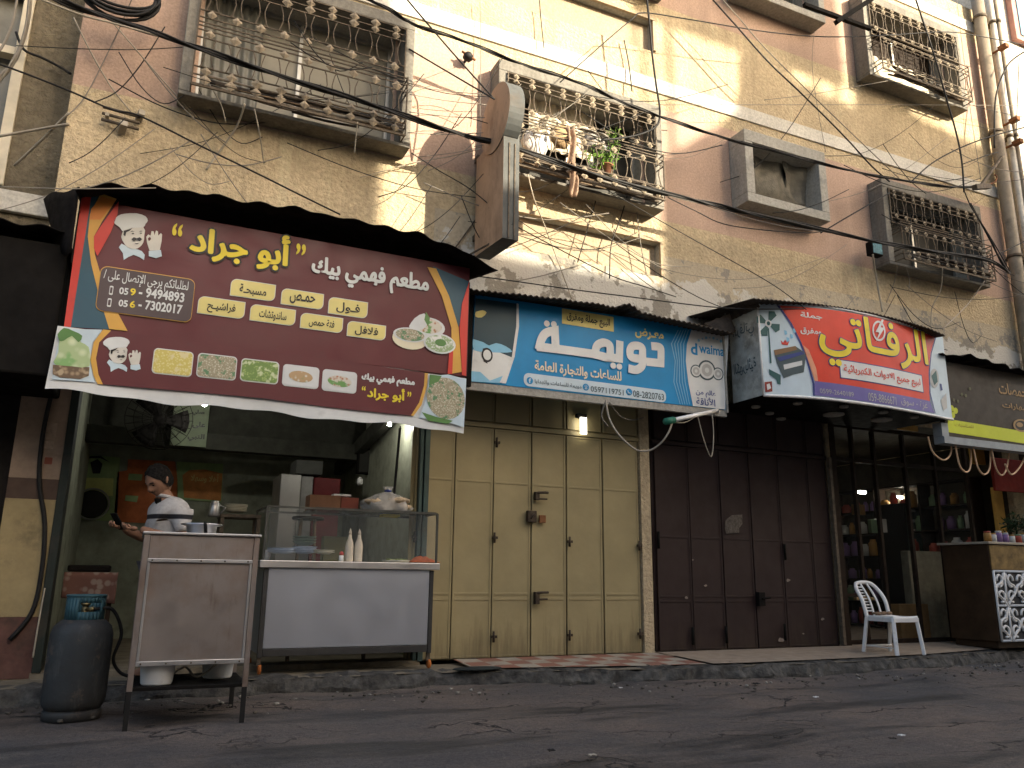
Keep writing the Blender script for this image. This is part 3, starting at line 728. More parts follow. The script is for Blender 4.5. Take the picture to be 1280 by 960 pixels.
def oval(bd, b, u, v, ru, rv, off, mi=0, n=22): bd.poly(b, [(u + ru * math.cos(t), v + rv * math.sin(t) + ru * math.cos(t) * .12) for t in [2 * math.pi * k / n for k in range(n)]], off, mi)
oval(B1, b, 536, 409, 20, 12, .004, 0); oval(B1, b, 536, 408, 16, 9, .006, 5); B1.poly(b, [(511, 408), (518, 398), (530, 392), (535, 403), (528, 412), (514, 412)], .007, 0, 2); B1.poly(b, [(532, 390), (537, 398), (535, 409), (530, 400)], .009, 4)
oval(B1, b, 512, 424, 22, 13, .008, 1); oval(B1, b, 512, 419, 21, 9, .010, 0); oval(B1, b, 512, 419, 18, 7.5, .012, 2)
oval(B1, b, 549, 430, 20, 12.5, .013, 0); oval(B1, b, 549, 430, 18, 10.5, .015, 3); oval(B1, b, 550, 429, 7, 4.5, .017, 4)
b.build('food_picture', [I['white'], I['cream'], F[1], food('hummus', (.62, .66, .56), (.30, .40, .20), (.72, .72, .66), 60), I['green'], F[4]], s1)

# ---- banner hanging under it
B2 = Board(-.93)
s2 = thing('banner', 'white edged maroon cloth banner with food pictures hanging under the restaurant sign', 'banner', (.9, -.93, 2.1))
tl, tr_, br, bl = B2.q(72, 407), B2.q(583, 473), B2.q(580, 540), B2.q(56, 487)
b = MB()
def ban(i, j):
    t = tl.lerp(tr_, i); q = bl.lerp(br, i); p = q.lerp(t, j); wv = (1 - j) ** 1.5
    return (p.x, -.926 - .005 * wv * math.sin(i * 23) - .004 * wv * math.sin(i * 9 + 1), p.y + wv * (.012 * math.sin(i * 17 + .5) + .008 * math.sin(i * 41)))
b.grid(ban, 90, 10, sm=False); b.build('cloth', [I['white']], s2, solid=.004)
def ban_fn(x):
    i = (x - bl.x) / (br.x - bl.x); return -.932 - .022 * .35 * 1.0
b = MB(); BB = Board(-.944)
# printed field follows the cloth closely (it bellies out slightly)
BB.poly(b, [(139, 413), (124, 428), (120, 448), (123, 468), (128.7, 480.5), (230, 489), (330, 498), (414, 509.6), (513.5, 519.7), (524, 503), (530, 482), (531, 466), (420, 450), (250, 428)], 0, 0)
BB.poly(b, [(139, 413), (124, 428), (120, 448), (123, 468), (128.7, 480.5), (122, 480), (117, 470), (113, 450), (117, 428), (129, 411.5)], 0, 1)
BB.poly(b, [(531, 466), (530, 482), (524, 503), (513.5, 519.7), (517, 520), (527, 506), (533.5, 484), (535, 466.5)], 0, 1)
BB.poly(b, [(78, 411), (128, 412), (116, 428), (112, 450), (116, 470), (119, 478), (65, 474), (70, 440)], 0, 2)
BB.poly(b, [(66, 456), (112, 459), (111, 470), (100, 474), (75, 472), (66, 468)], .003, 4, 1)
BB.poly(b, [(67, 452), (73, 440), (74, 424), (82, 414), (96, 416), (101, 428), (111, 434), (112, 458), (90, 458), (70, 456)], .004, 3, 2)
BB.poly(b, [(72, 418), (80, 410), (92, 414), (103, 420), (98, 428), (90, 420), (80, 426), (74, 426)], .006, 6, 2)
BB.poly(b, [(537, 470), (560, 468), (583, 474), (580, 534), (560, 528), (524, 522), (532, 500)], 0, 2)
oval(BB, b, 557, 498, 24, 26, .003, 5); BB.poly(b, [(537, 468), (552, 470), (548, 477), (536, 482)], .004, 6, 1); BB.poly(b, [(527, 515), (545, 521), (566, 526), (560, 530), (535, 526)], .002, 6, 1)
b.build('printed_field', [I['maroon'], I['gold'], I['pale_blue'], F[5], F[6], F[1], I['green']], s2)
chef(BB, s2, lambda u, v: (129 + (u - 142.5) * .783, 421.5 + (v - 267) * .746), .004)
for i, (a, c) in enumerate((((189, 466.5), (242.5, 440.5)), ((244.7, 471), (297, 446.5)), ((299.4, 476), (349.4, 453)), ((352, 482), (399.5, 460)), ((401.7, 488), (446.6, 466)))):
    b = MB(); BB.rrect(b, a, c, .003, .03, 0); BB.rrect(b, (a[0] + 1.3, a[1] - 1.2), (c[0] - 1.3, c[1] + 1.2), .006, .026, 1)
    if i in (3, 4): oval(BB, b, (a[0] + c[0]) / 2, (a[1] + c[1]) / 2, 15, 7, .008, 2)
    b.build('food_picture', [I['white'], F[i] if i < 3 else I['white'], F[i]], s2)
BB.text('مطعم فهمي بيك', (452, 478), (518, 474), .004, I['white'], s2, .0, fat=.004); BB.text('أبو جراد', (459, 499), (505.5, 487), .004, I['yellow'], s2, .0, fat=.004)
BB.text('“', (452, 488), (457, 483), .004, I['yellow'], s2, .02, arab=False); BB.text('”', (509, 496), (514, 490), .004, I['yellow'], s2, .02, arab=False)

# ---- corrugated awnings
def sheet(name, label, eave, y_e, y_w, rise, amp, wl, m, catg='awning', group=None, thick=.006, rag=.0):
    """corrugated sheet from the wall (y_w) down to the eave given as photo points at depth y_e"""
    pts = [P(u, v, y=y_e) for u, v in eave]
    def ez(x):
        for a, c in zip(pts, pts[1:]):
            if a.x <= x <= c.x: return a.z + (c.z - a.z) * (x - a.x) / (c.x - a.x)
        return pts[0].z if x < pts[0].x else pts[-1].z
    b = MB(); x0, x1 = pts[0].x, pts[-1].x; n = max(24, int((x1 - x0) / wl * 6)); n = min(n, 500)
    def fn(i, j):
        x = x0 + (x1 - x0) * i; r = rag * noise.noise(Vector((x * 5, 3, 1))) * (1 - j)
        return (x, (y_e + r) + (y_w - y_e - r) * j, ez(x) * (1 - j) + (rise + .35 * ez(x) + .65 * ez((x0 + x1) / 2)) * j + amp * math.sin(2 * math.pi * x / wl))
    b.grid(fn, n, 5)
    o = b.build(name, m, solid=thick); return tag(o, label, catg, group)
ea = [(94, 238), (102, 234), (140, 231), (187, 231.5), (230, 240), (272, 243), (276, 247.5), (330, 254), (390, 264), (445, 276), (482, 283), (530, 294), (570, 309), (600, 326), (623, 339)]
sheet('corrugated_awning', 'sagging black corrugated awning over the maroon restaurant sign', ea, -1.15, .0, .10, .012, .26, M['roof_black'], rag=.06)
b = MB()  # bent flap left of the restaurant sign
A_, B_, C_, D_ = P(55, 249, y=-.5), P(99, 236, y=-1.05), P(88, 318, y=-1.02), P(74, 322, y=-.75)
b.grid(lambda i, j: A_.lerp(B_, i).lerp(D_.lerp(C_, i), j) + Vector((0, -.05 * math.sin(3 * i), .02 * math.sin(7 * i))), 8, 8)
tag(b.build('metal_flap', M['roof_black'], solid=.01), 'bent black metal flap at the left end of the maroon sign', 'metal sheet')
ea = [(588, 362), (610, 364), (640, 367), (700, 374), (740, 379), (772, 384), (778, 381.5), (786, 380), (794, 384), (802, 391), (850, 401), (880, 408), (905, 414), (918, 416.5)]
sheet('corrugated_awning', 'rusty corrugated strip awning above the blue shop sign', ea, -.72, .0, .08, .010, .062, M['roof_brown'], rag=.03)

# ================================================================== blue sign
B3 = Board(-.5)
s3 = thing('shop_sign', 'bright blue shop sign with large white Arabic lettering and a wristwatch picture', 'sign', (4.2, -.45, 2.65))
tl, tr_, bl, br = B3.q(594, 373), B3.q(911, 417), B3.q(588.5, 477), B3.q(907, 512.5); b = MB()
b.prism([(bl.x, bl.y), (br.x, br.y), (tr_.x, tr_.y + .02), (tl.x, tl.y + .04)], -.498, -.43); b.build('board', I['blue'], s3, bevel=.003)
b = MB(); t = .045
b.box(bl.x - .05, bl.x - .003, -.52, -.42, bl.y - .05, tl.y + .05); b.bar((bl.x - .05, -.47, bl.y - .03), (br.x + .02, -.47, br.y - .028), .045, .09, 1); b.box(br.x + .003, br.x + .022, -.52, -.42, br.y - .03, tr_.y + .02, 1)
for x in (3.1, 5.3): b.bar((x, -.45, 3.3), (x, -.01, 3.3), .03)
b.build('frame', [M['black'], M['grey_frame']], s3)
b = MB()
B3.poly(b, [(594.5, 373), (645.5, 379.5), (646, 408), (640.5, 446), (628.5, 479), (588.5, 477)], .003, 0)
B3.poly(b, [(645.5, 379.5), (648, 380), (648.5, 408), (643, 446), (632, 479.5), (627, 479), (639.5, 446), (645, 408)], .006, 1)
B3.poly(b, [(591, 437), (610, 436), (625, 441), (640, 447), (634, 464), (627, 478.5), (600, 477), (589, 470)], .004, 1)
B3.poly(b, [(591, 424), (604, 428), (611, 432), (620, 429), (632, 433), (640, 440), (624, 441), (608, 440), (592, 438)], .006, 2, 2)
B3.poly(b, [(589, 464), (600, 465), (612, 476), (628, 470), (624, 479), (589, 477)], .006, 2)
oval(B3, b, 608.5, 444, 7, 9, .008, 3); oval(B3, b, 608.5, 444, 5, 6.5, .010, 1); B3.poly(b, [(603, 436), (607, 435), (609, 455), (604, 452)], .007, 3); B3.poly(b, [(594.5, 390), (603, 388), (608, 391), (602, 397), (594, 396)], .005, 4, 2)
b.build('watch_picture', [ink('night_teal', (.012, .045, .065)), I['white'], I['sky'], I['black'], I['pale_yellow']], s3)
b = MB(); B3.poly(b, [(864, 412.6), (858.5, 430), (857, 451), (860, 478), (866, 507.5), (906, 512), (910.5, 418.5)], .003, 0)
for k in range(5):
    d = 3 + k * 3.2; B3.poly(b, [(862.9 - d, 412.4), (857.6 - d * 1.2, 429.7), (856 - d * .8, 451), (859 - d * 1.1, 477.5), (864 - d * .9, 505.4), (864.8 - d * .9, 505.6), (860 - d * 1.1, 477.5), (857 - d * .8, 451), (858.6 - d * 1.2, 429.7), (864 - d, 412.6)], .003, 1)
for (u, v, r_) in ((869.5, 464, 7), (897, 467.5, 7), (883, 463, 11)):
    oval(B3, b, u, v, r_, r_ * 1.15, .006, 2); oval(B3, b, u, v, r_ * .82, r_ * .95, .008, 0); oval(B3, b, u, v, r_ * .6, r_ * .7, .009, 3); oval(B3, b, u, v, r_ * .25, r_ * .3, .010, 0)
for k in range(7): oval(B3, b, 873 + k * 4.6, 428 - 6 * math.sin(.4 + k * .42), .9 if k % 2 else 1.6, 1.2 if k % 2 else 1.9, .006, 1, 8)
b.build('white_panel', [I['white'], I['sky'], I['slate'], I['sign_grey']], s3)
b = MB(); B3.rrect(b, (702.3, 404.5), (766.7, 396.3), .003, .004, 0); yt = b.build('yellow_tag', I['pale_yellow'], s3)
B3.text('البيع جملة ومفرق', (708, 403.3), (762, 398.5), .006, I['black'], yt, .022)
B3.text('معـرض', (793.8, 422.2), (829, 414.5), .004, I['pale_yellow'], s3, .03)
def strokes(bd, paths, w_, off, m, parent, conv):
    b = MB()
    for k, pth in enumerate(paths):
        pts = [bd.q(*conv(*p)) for p in pth]; pts = [p for i_, p in enumerate(pts) if i_ == 0 or (p - pts[i_ - 1]).length > .004]; vs = []
        for i_, p in enumerate(pts):
            d0 = (p - pts[i_ - 1]).normalized() if i_ else (pts[1] - p).normalized(); d1 = (pts[i_ + 1] - p).normalized() if i_ < len(pts) - 1 else d0
            t_ = (d0 + d1).normalized(); h_ = w_ / 2 / max(.62, t_.dot(d0)); n_ = Vector((-t_.y, t_.x)); e_ = d0 * (-w_ * .35 if i_ == 0 else w_ * .35 if i_ == len(pts) - 1 else 0); vs += [tuple(p + e_ + n_ * h_), tuple(p + e_ - n_ * h_)]
        for q in range(len(pts) - 1): bd.put(b, vs[2 * q:2 * q + 4], [(0, 1, 3, 2)], off + .002 * k + .00012 * q)
    b.build('lettering', m, parent)
sm_ = lambda *p: [tuple(v)[:2] for v in cat([(*q, 0) for q in p], 4)]
strokes(B3, [[(892, 312), (905, 313)] + sm_((905, 313), (922, 318), (926, 335), (925, 392)) + [(925, 392), (868, 386)],
    sm_((838, 372), (800, 368), (782, 358), (780, 330), (792, 312), (820, 311), (836, 322), (838, 350), (838, 395), (826, 415), (805, 424), (783, 420)),
    [(731, 300), (729, 370), (690, 366)], sm_((690, 366), (655, 362), (626, 352), (617, 330), (628, 306), (655, 296), (680, 306), (685, 330), (684, 366)), [(640, 358), (600, 348), (430, 325), (352, 316)],
    sm_((352, 316), (360, 285), (375, 258), (395, 246), (424, 240)) + [(427, 300), (430, 325)]], .088, .004, I['white'], s3, lambda u, v: (580 + u / 3.765, 350 + v / 3.765))
b = MB()
for u, v in ((388, 206), (421, 209), (700, 404), (729, 408)): oval(B3, b, 580 + u / 3.765, 350 + v / 3.765, 3.6, 3.9, .0085, 0, 14)
b.build('lettering_dots', I['white'], s3)
B3.text('للساعات والتجارة العامة', (668, 466), (776.5, 464.5), .004, I['cream'], s3, .028)
b = MB(); B3.rrect(b, (654.4, 482), (832, 488.3), .003, .055, 0)
for u, v in ((662, 475.9), (732, 484), (786, 490)): oval(B3, b, u, v, 4, 4.4, .005, 1, 16)
pl = b.build('contact_strip', [I['pale_blue'], I['blue']], s3)
B3.text('دويمة للساعات والهدايا', (668, 480), (726.4, 481), .006, I['slate'], pl, .012); B3.text('0597119751', (738, 489.5), (779, 487.6), .006, I['slate'], pl, .008, arab=False); B3.text('08-2820763', (791, 496), (829.4, 492.6), .006, I['slate'], pl, .008, arab=False)
B3.text('f', (660.4, 478.6), (663.6, 473.2), .008, I['pale_blue'], pl, .03, arab=False)
b = MB(); B3.text('☎', (730, 486.5), (734, 481.5), .008, None, None, .0, arab=False, mb=b); b.tube([(P(784.6, 488, y=-.51).x, -.508, P(784.6, 488, y=-.51).z), (P(785.4, 491, y=-.51).x, -.508, P(785.4, 491, y=-.51).z), (P(788, 492, y=-.51).x, -.508, P(788, 492, y=-.51).z)], .007, 6); b.build('phone_symbol', I['pale_blue'], pl)
B3.text('d', (863.3, 443), (871, 429.5), .006, I['blue'], s3, .03, arab=False); B3.text('waima', (873.5, 441), (904.6, 434.5), .006, I['blue'], s3, .02, arab=False)
B3.text('عالم من', (869.5, 495.5), (894, 489.2), .006, I['navy'], s3, .016); B3.text('الأناقة', (870, 505.5), (893.4, 498), .006, I['navy'], s3, .016)

# ================================================================== red curved sign
cp = [(5.82, -.875), (6.1, -.985), (6.45, -1.06), (6.95, -1.09), (7.5, -1.075), (8.1, -1.01), (8.5, -.955), (8.72, -.92)]
def y4(x):
    if x <= cp[0][0]: return cp[0][1]
    for (a, c), (d, e) in zip(cp, cp[1:]):
        if x <= d: t = (x - a) / (d - a); return c + (e - c) * t
    return cp[-1][1]
def smooth4(x): return sum(y4(x + d) for d in (-.16, -.08, 0, .08, .16)) / 5
B4 = Board(smooth4)
s4 = thing('shop_sign', 'bowed red shop sign with yellow Arabic lettering, fan and heater pictures', 'sign', (7.2, -.6, 2.8))
b = MB(); n = 40; x0, x1, zb_, zt_ = 5.825, 8.70, 2.80, 3.86
xs_ = [x0 + (x1 - x0) * i / n for i in range(n + 1)]
for i in range(n):
    a, c = xs_[i], xs_[i + 1]
    b.add([(a, smooth4(a), zb_), (c, smooth4(c), zb_), (c, smooth4(c), zt_), (a, smooth4(a), zt_)], [(0, 1, 2, 3)])
    b.add([(a, smooth4(a), zt_), (c, smooth4(c), zt_), (c, -.35, zt_), (a, -.35, zt_)], [(0, 1, 2, 3)])
b.build('board', I['pale_blue'], s4)
spm = mat('grey_side_print', (.34, .35, .32), .6, var=.35, dirt=.5, dirtc=(.08, .07, .05))
b = MB(); b.add([(x0, -.42, zb_), (x0, smooth4(x0), zb_), (x0, smooth4(x0), zt_), (x0, -.42, zt_)], [(0, 1, 2, 3)]); b.build('side_panel', spm, s4); b = MB(); b.add([(x1, -.42, zb_), (x1, -.42, zt_), (x1, smooth4(x1), zt_), (x1, smooth4(x1), zb_)], [(0, 1, 2, 3)])
b.build('side_panel', spm, s4)
vs, fs = glyphs(ar('الكهربائية'), .01); b = MB(); w_ = max(v[0] for v in vs); b.add([(x0 - .004, -.82 + v[0] / w_ * .36, 3.12 + v[1] * .16) for v in vs], [f[::-1] for f in fs])
vs, fs = glyphs(ar('الرفاتي'), .01); w_ = max(v[0] for v in vs); b.add([(x0 - .004, -.82 + v[0] / w_ * .34, 3.55 + v[1] * .16) for v in vs], [f[::-1] for f in fs]); b.build('lettering', I['slate'], s4)
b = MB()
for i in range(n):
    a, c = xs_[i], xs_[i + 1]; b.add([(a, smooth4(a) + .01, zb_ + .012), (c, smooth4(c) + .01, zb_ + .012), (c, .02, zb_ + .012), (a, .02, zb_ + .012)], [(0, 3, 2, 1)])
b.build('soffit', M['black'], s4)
b = MB(); b.tube([(x, smooth4(x) - .005, zb_ - .004) for x in xs_], .016, 6); b.tube([(x, smooth4(x) - .003, zt_ - .01) for x in xs_], .012, 6); b.tube([(x0, smooth4(x0), zb_), (x0, smooth4(x0), zt_)], .012, 6); b.build('edge_trim', M['plastic_white'], s4)
for u, v, r_ in ((1055, 508.5, .05), (1042, 518.5, .12), (1104, 515.6, .055), (1102, 525, .12), (1143, 521.6, .05), (997, 504.5, .05), (944.5, 508.8, .05), (976, 524, .06), (962, 517, .05)):
    p = P(u, v, z=zb_); b = MB(); b.lathe([(r_, .014), (r_, -.006), (r_ * .8, -.012)], (p.x, p.y, p.z), 18); b.build('downlight', mat('dull_lamp_glass', (.22, .19, .16), .4) if r_ > 1 else M['grey_frame'], s4)
z5 = lambda pts: [(900 + u / 4.267, 360 + v / 4.267) for u, v in pts]
b = MB()
B4.poly(b, z5([(300, 92), (315, 94), (382, 190), (432, 290), (472, 400), (503, 512), (503, 575), (495, 574), (492, 510), (462, 400), (420, 290), (368, 190)]), .004, 2)
B4.poly(b, z5([(315, 94), (450, 103), (600, 118), (850, 163), (1000, 207), (1145, 262), (1120, 350), (1110, 450), (1114, 560), (1118, 604), (900, 560), (700, 522), (503, 497), (472, 400), (432, 290), (382, 190)]), .006, 0)
B4.poly(b, z5([(503, 497), (700, 522), (900, 560), (1118, 604), (1142, 668), (1020, 646), (900, 626), (700, 596), (503, 573)]), .006, 1)
B4.poly(b, z5([(440, 305), (470, 330), (510, 430), (520, 497), (503, 496), (472, 400)]), .008, 4)
B4.poly(b, z5([(1145, 262), (1150, 264), (1126, 350), (1116, 450), (1120, 560), (1147, 669), (1142, 668), (1114, 560), (1110, 450), (1120, 350)]), .008, 2)
b.build('printed_field', [I['scarlet'], I['violet'], I['navy'], I['white'], ink('peach', (.66, .30, .18))], s4)
b = MB()
for k in range(4):
    t = .5 + k * math.pi / 2; B4.poly(b, z5([(255 + 8 * math.cos(t - .5), 190 + 8 * math.sin(t - .5)), (255 + 62 * math.cos(t - .45), 190 + 66 * math.sin(t - .45)), (255 + 70 * math.cos(t), 190 + 74 * math.sin(t)), (255 + 60 * math.cos(t + .35), 190 + 64 * math.sin(t + .35)), (255 + 8 * math.cos(t + .5), 190 + 8 * math.sin(t + .5))]), .005, 0)
oval(B4, b, 959.8, 404.5, 4, 4.6, .008, 1); oval(B4, b, 959.8, 404.5, 2.2, 2.6, .010, 0)
B4.poly(b, z5([(253, 215), (260, 215), (274, 400), (264, 402)]), .005, 0)
B4.poly(b, z5([(285, 332), (400, 310), (458, 352), (445, 450), (390, 462), (338, 482), (300, 400)]), .005, 2); B4.poly(b, z5([(285, 332), (400, 310), (410, 330), (290, 360)]), .008, 3); B4.poly(b, z5([(300, 372), (430, 340), (450, 352), (318, 392)]), .008, 4); B4.poly(b, z5([(335, 410), (435, 388), (436, 412), (340, 436)]), .008, 1)
B4.poly(b, z5([(258, 432), (322, 464), (322, 515), (304, 512), (298, 488), (262, 462)]), .005, 0); B4.poly(b, z5([(322, 278), (335, 292), (345, 276), (356, 292), (368, 282), (360, 306), (328, 302)]), .005, 5); B4.poly(b, z5([(236, 502), (275, 498), (278, 552), (240, 556)]), .005, 6); B4.poly(b, z5([(246, 515), (262, 510), (270, 535), (250, 545)]), .008, 1)
for (u, v) in ((340, 225), (372, 245), (352, 262), (385, 215)): B4.poly(b, z5([(u, v), (u + 14, v + 4), (u + 18, v + 22), (u + 4, v + 26)]), .005, 7)
oval(B4, b, 1167.5, 473, 5.5, 12, .005, 8); B4.poly(b, z5([(1125, 470), (1150, 440), (1158, 500), (1140, 520)]), .008, 0); B4.poly(b, z5([(1170, 510), (1180, 512), (1186, 545), (1176, 548)]), .005, 4); B4.poly(b, z5([(1175, 600), (1205, 560), (1210, 640), (1190, 655)]), .005, 8, 1)
b.build('appliance_pictures', [ink('dark_teal', (.02, .09, .09)), I['white'], I['slate'], I['brown'], I['navy'], I['red'], ink('oxblood', (.22, .03, .02)), I['sky'], I['sign_grey']], s4)
for fat, off, m, k in ((.024, .009, 'navy', 0), (.012, .013, 'yellow', 0)): B4.text('الرفـاتي', (1026, 454), (1154.5, 416.5), off, I[m], s4, .0, fat=fat)
B4.text('جملة', (1000, 398), (1026.5, 393), .010, I['white'], s4, .022); B4.text('ومفرق', (1000, 418.3), (1025.5, 412), .010, I['white'], s4, .022)
b = MB()
ring = [(1097.6 + 8.2 * math.cos(t), 414 + 12.8 * math.sin(t) + 1.5 * math.cos(t)) for t in [2 * math.pi * k / 28 for k in range(29)]]
ri = [(1097.6 + 6.4 * math.cos(t), 414 + 10.2 * math.sin(t) + 1.2 * math.cos(t)) for t in [2 * math.pi * k / 28 for k in range(29)]]
for k in range(28): B4.poly(b, [ring[k], ring[k + 1], ri[k + 1], ri[k]], .012, 0)
B4.poly(b, z5([(858, 168), (824, 236), (843, 239), (826, 290), (872, 214), (851, 212), (868, 172)]), .015, 0); b.build('lightning_emblem', I['white'], s4)
b = MB(); B4.rrect(b, (1049.5, 473), (1151.5, 469), .009, .01, 0); B4.rrect(b, (1050.3, 472), (1150.8, 470), .012, .008, 1); ws = b.build('white_strip', [I['navy'], I['white']], s4); B4.text('لبيع جميع الادوات الكهربائية', (1054, 469), (1148.5, 473.5), .015, I['scarlet'], ws, .018)
B4.text('0599-2640189', (1024, 491.5), (1066, 490.5), .010, I['sign_grey'], s4, .0, arab=False); B4.text('059-8866671', (1085, 501), (1119, 496.5), .010, I['sign_grey'], s4, .0, arab=False); B4.text('غزة - سوق', (1126, 507), (1158, 503.5), .010, I['sign_grey'], s4, .0)
ea = [(942, 373.5), (965, 375), (1010, 378.5), (1050, 384), (1090, 391), (1130, 401), (1160, 410), (1182, 419.5)]
sheet('corrugated_awning', 'fine ribbed dark awning over the bowed red sign', ea, -1.10, .0, .06, .008, .06, M['roof_brown'])
b = MB()
A_, B_, C_, D_ = P(906, 389, y=-.45), P(945, 373, y=-.95), P(950, 384, y=-.93), P(910, 402, y=-.40)
b.grid(lambda i, j: A_.lerp(B_, i).lerp(D_.lerp(C_, i), j) + Vector((0, 0, .015 * noise.noise(Vector((i * 9, j * 5, 0))))), 14, 5)
A_, B_, C_, D_ = P(880, 405, y=-.3), P(912, 392, y=-.55), P(920, 414, y=-.6), P(905, 420, y=-.6)
b.grid(lambda i, j: A_.lerp(B_, i).lerp(D_.lerp(C_, i), j) + Vector((0, 0, .03 * noise.noise(Vector((i * 7, j * 5, 3))))), 10, 5)
tag(b.build('gutter_scrap', M['roof_brown'], solid=.008), 'torn brown metal scrap between the blue sign and the red sign', 'metal sheet')

# ================================================================== dark sign on the right
B5 = Board(-.85)
s5 = thing('shop_sign', 'dark brown shop sign with lime yellow bottom strip and clover', 'sign', (10, -.8, 2.6))
q0, q1 = B5.q(1184, 546), B5.q(1184, 450); b = MB(); b.box(q0.x, 13.5, -.848, -.78, q0.y, 3.55); b.build('board', mat('dark_brown_print', (.045, .036, .028), .5, var=.2), s5)
b = MB(); b.box(q0.x - .12, 13.5, -.90, -.76, q0.y - .09, q0.y - .005); b.box(q0.x - .12, q0.x - .004, -.88, -.76, q0.y - .003, q0.y + .16); b.build('frame', M['sign_frame'] if 'sign_frame' in M else mat('silver_sign_frame', (.30, .33, .35), .5, .3), s5)
b = MB(); B5.poly(b, [(1184.5, 523.8), (1290, 541), (1290, 556), (1183.5, 540)], .004, 0)
for u, v in ((1189, 510.5), (1194, 513.5), (1190.5, 519), (1186.8, 514.5)): oval(B5, b, u, v, 3.0, 4.0, .005, 1, 12)
for i in range(5): oval(B5, b, 1192 + i * 5, 500 - i * 3.5 + (i % 2) * 5, 1.6, 2.2, .004, 2, 8)
b.build('printed_strip', [I['lime'], I['lime'], ink('olive', (.09, .09, .04))], s5)
gold = ink('dull_gold', (.32, .20, .08)); B5.text('المحمصات', (1249, 492), (1292, 485), .004, gold, s5, .015); B5.text('والبهارات', (1253, 511), (1290, 508), .004, gold, s5, .012)
b = MB(); oval(B5, b, 1276, 532, 10, 8, .005, 0); oval(B5, b, 1276, 532, 7.5, 6, .006, 1); oval(B5, b, 1274, 531, 4, 3, .007, 0); b.build('scroll_emblem', [gold, I['black']], s5)
B5.text('للمناسبات', (1193, 533.5), (1216, 531.5), .006, ink('ochre', (.30, .20, .02)), s5, .0)
ea = [(1178, 441), (1195, 445), (1212, 443), (1228, 449), (1245, 453), (1262, 460), (1282, 462), (1310, 470)]
sheet('corrugated_awning', 'black ragged awning over the dark brown sign with lime strip', ea, -1.0, .0, .1, .012, .3, M['roof_black'], rag=.05)
# ================================================================== restaurant room
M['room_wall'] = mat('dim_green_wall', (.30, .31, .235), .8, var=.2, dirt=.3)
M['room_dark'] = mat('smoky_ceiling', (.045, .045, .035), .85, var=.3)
x0, x1, yb, zf, zc = -.60, 2.42, 3.3, .17, 2.9
b = MB()
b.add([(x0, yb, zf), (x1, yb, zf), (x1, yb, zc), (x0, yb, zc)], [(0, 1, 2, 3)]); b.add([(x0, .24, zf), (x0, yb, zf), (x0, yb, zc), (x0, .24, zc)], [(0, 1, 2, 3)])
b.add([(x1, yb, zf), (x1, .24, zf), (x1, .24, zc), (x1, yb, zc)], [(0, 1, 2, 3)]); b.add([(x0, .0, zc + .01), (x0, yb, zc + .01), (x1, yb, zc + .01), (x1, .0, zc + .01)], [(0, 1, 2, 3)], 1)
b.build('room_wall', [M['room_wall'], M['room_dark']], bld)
b = MB(); b.box(x0 - .01, x1 + .01, -.02, yb + .01, .05, zf); b.build('room_floor', M['slab'], bld)
b = MB(); b.box(x0, x1, 2.15, 2.3, 2.24, 2.42); b.bar((2.3, .3, 2.62), (2.3, 3.2, 2.25), .10, .16); b.box(x0, x1, 2.32, 2.34, 2.42, 2.9); b.build('beam', M['room_dark'], bld, bevel=.006)
b = MB(); b.box(-.60, -.54, -.03, .235, .171, 2.89); b.build('door_rail', mat('dark_green_rail', (.020, .026, .022), .6, .1, dirt=.4), bld, bevel=.004); b = MB(); b.box(2.405, 2.455, -.03, .05, .16, 2.9); b.box(2.36, 2.395, -.02, .06, .16, 2.9); b.build('door_rail', mat('blue_green_rail', (.055, .085, .08), .5, .3, dirt=.4), bld, bevel=.004)
BW = Board(3.28)
po = [mat('poster_green', (.30, .40, .18), .6, var=.2), mat('poster_red_brown', (.50, .14, .045), .6, var=.25), mat('poster_yellow', (.60, .62, .22), .6, var=.2), I['black'], mat('poster_orange', (.52, .21, .06), .6, var=.3), I['pale_yellow']]
def poster(label, pieces, words=()):
    b = MB(); r_ = pieces[0][0]
    for k, (px, mi) in enumerate(pieces): BW.poly(b, px, .003 * (k + 1), mi)
    p = BW.q(*r_[0]); o = b.build('poster', po); tag(o, label, 'poster')
    for t_, a, c, m in words: BW.text(t_, a, c, .003 * (len(pieces) + 2), m, o, .015)
poster('green wall poster with a black emblem and a yellow panel', [([(84, 566), (150, 572), (146, 652), (80, 648)], 0), ([(103, 597), (142, 598), (141, 620), (101, 619)], 2), ([(113, 578), (122, 574), (128, 580), (125, 592), (116, 592)], 3), ([(106, 574), (114, 570), (126, 570), (137, 578), (126, 573), (114, 573)], 3)])
poster('red brown menu poster behind the man', [([(160, 574), (219, 577), (222, 600), (222, 656), (142, 652), (147, 590), (159, 588)], 1), ([(161, 592), (178, 593), (177, 601), (160, 600)], 0), ([(157, 619), (173, 620), (171, 628), (156, 626)], 0)])
poster('orange and green wall poster with yellow writing, right of the man', [([(221, 577), (279, 580), (277, 628), (221, 624)], 0), ([(228, 594), (236, 588), (256, 587), (278, 592), (276, 626), (230, 622)], 4)], (('أهلا وسهلا', (238, 603), (274, 593), I['pale_yellow']),))
bd = thing('notice_board', 'pale green wall board with three black Arabic words above the beam', 'board', (.4, 2.1, 2.4)); BT = Board(2.1)
b = MB(); a, c = BT.q(212, 556), BT.q(263, 503); b.box(a.x, c.x, 2.103, 2.13, a.y, c.y); b.build('panel', mat('dim_board', (.17, .20, .13), .7, var=.2), bd)
for t_, a, c in (('صلي', (240, 519), (256, 513)), ('على', (240, 535), (257, 528)), ('النبي', (234, 551), (256, 543))): BT.text(t_, a, c, .002, I['black'], bd, .03)
cl = thing('round_tray', 'dark round tray with a pale rim hanging on the green wall', 'tray', (-.5, 3.2, 1.64)); p = P(115, 630, y=3.2)
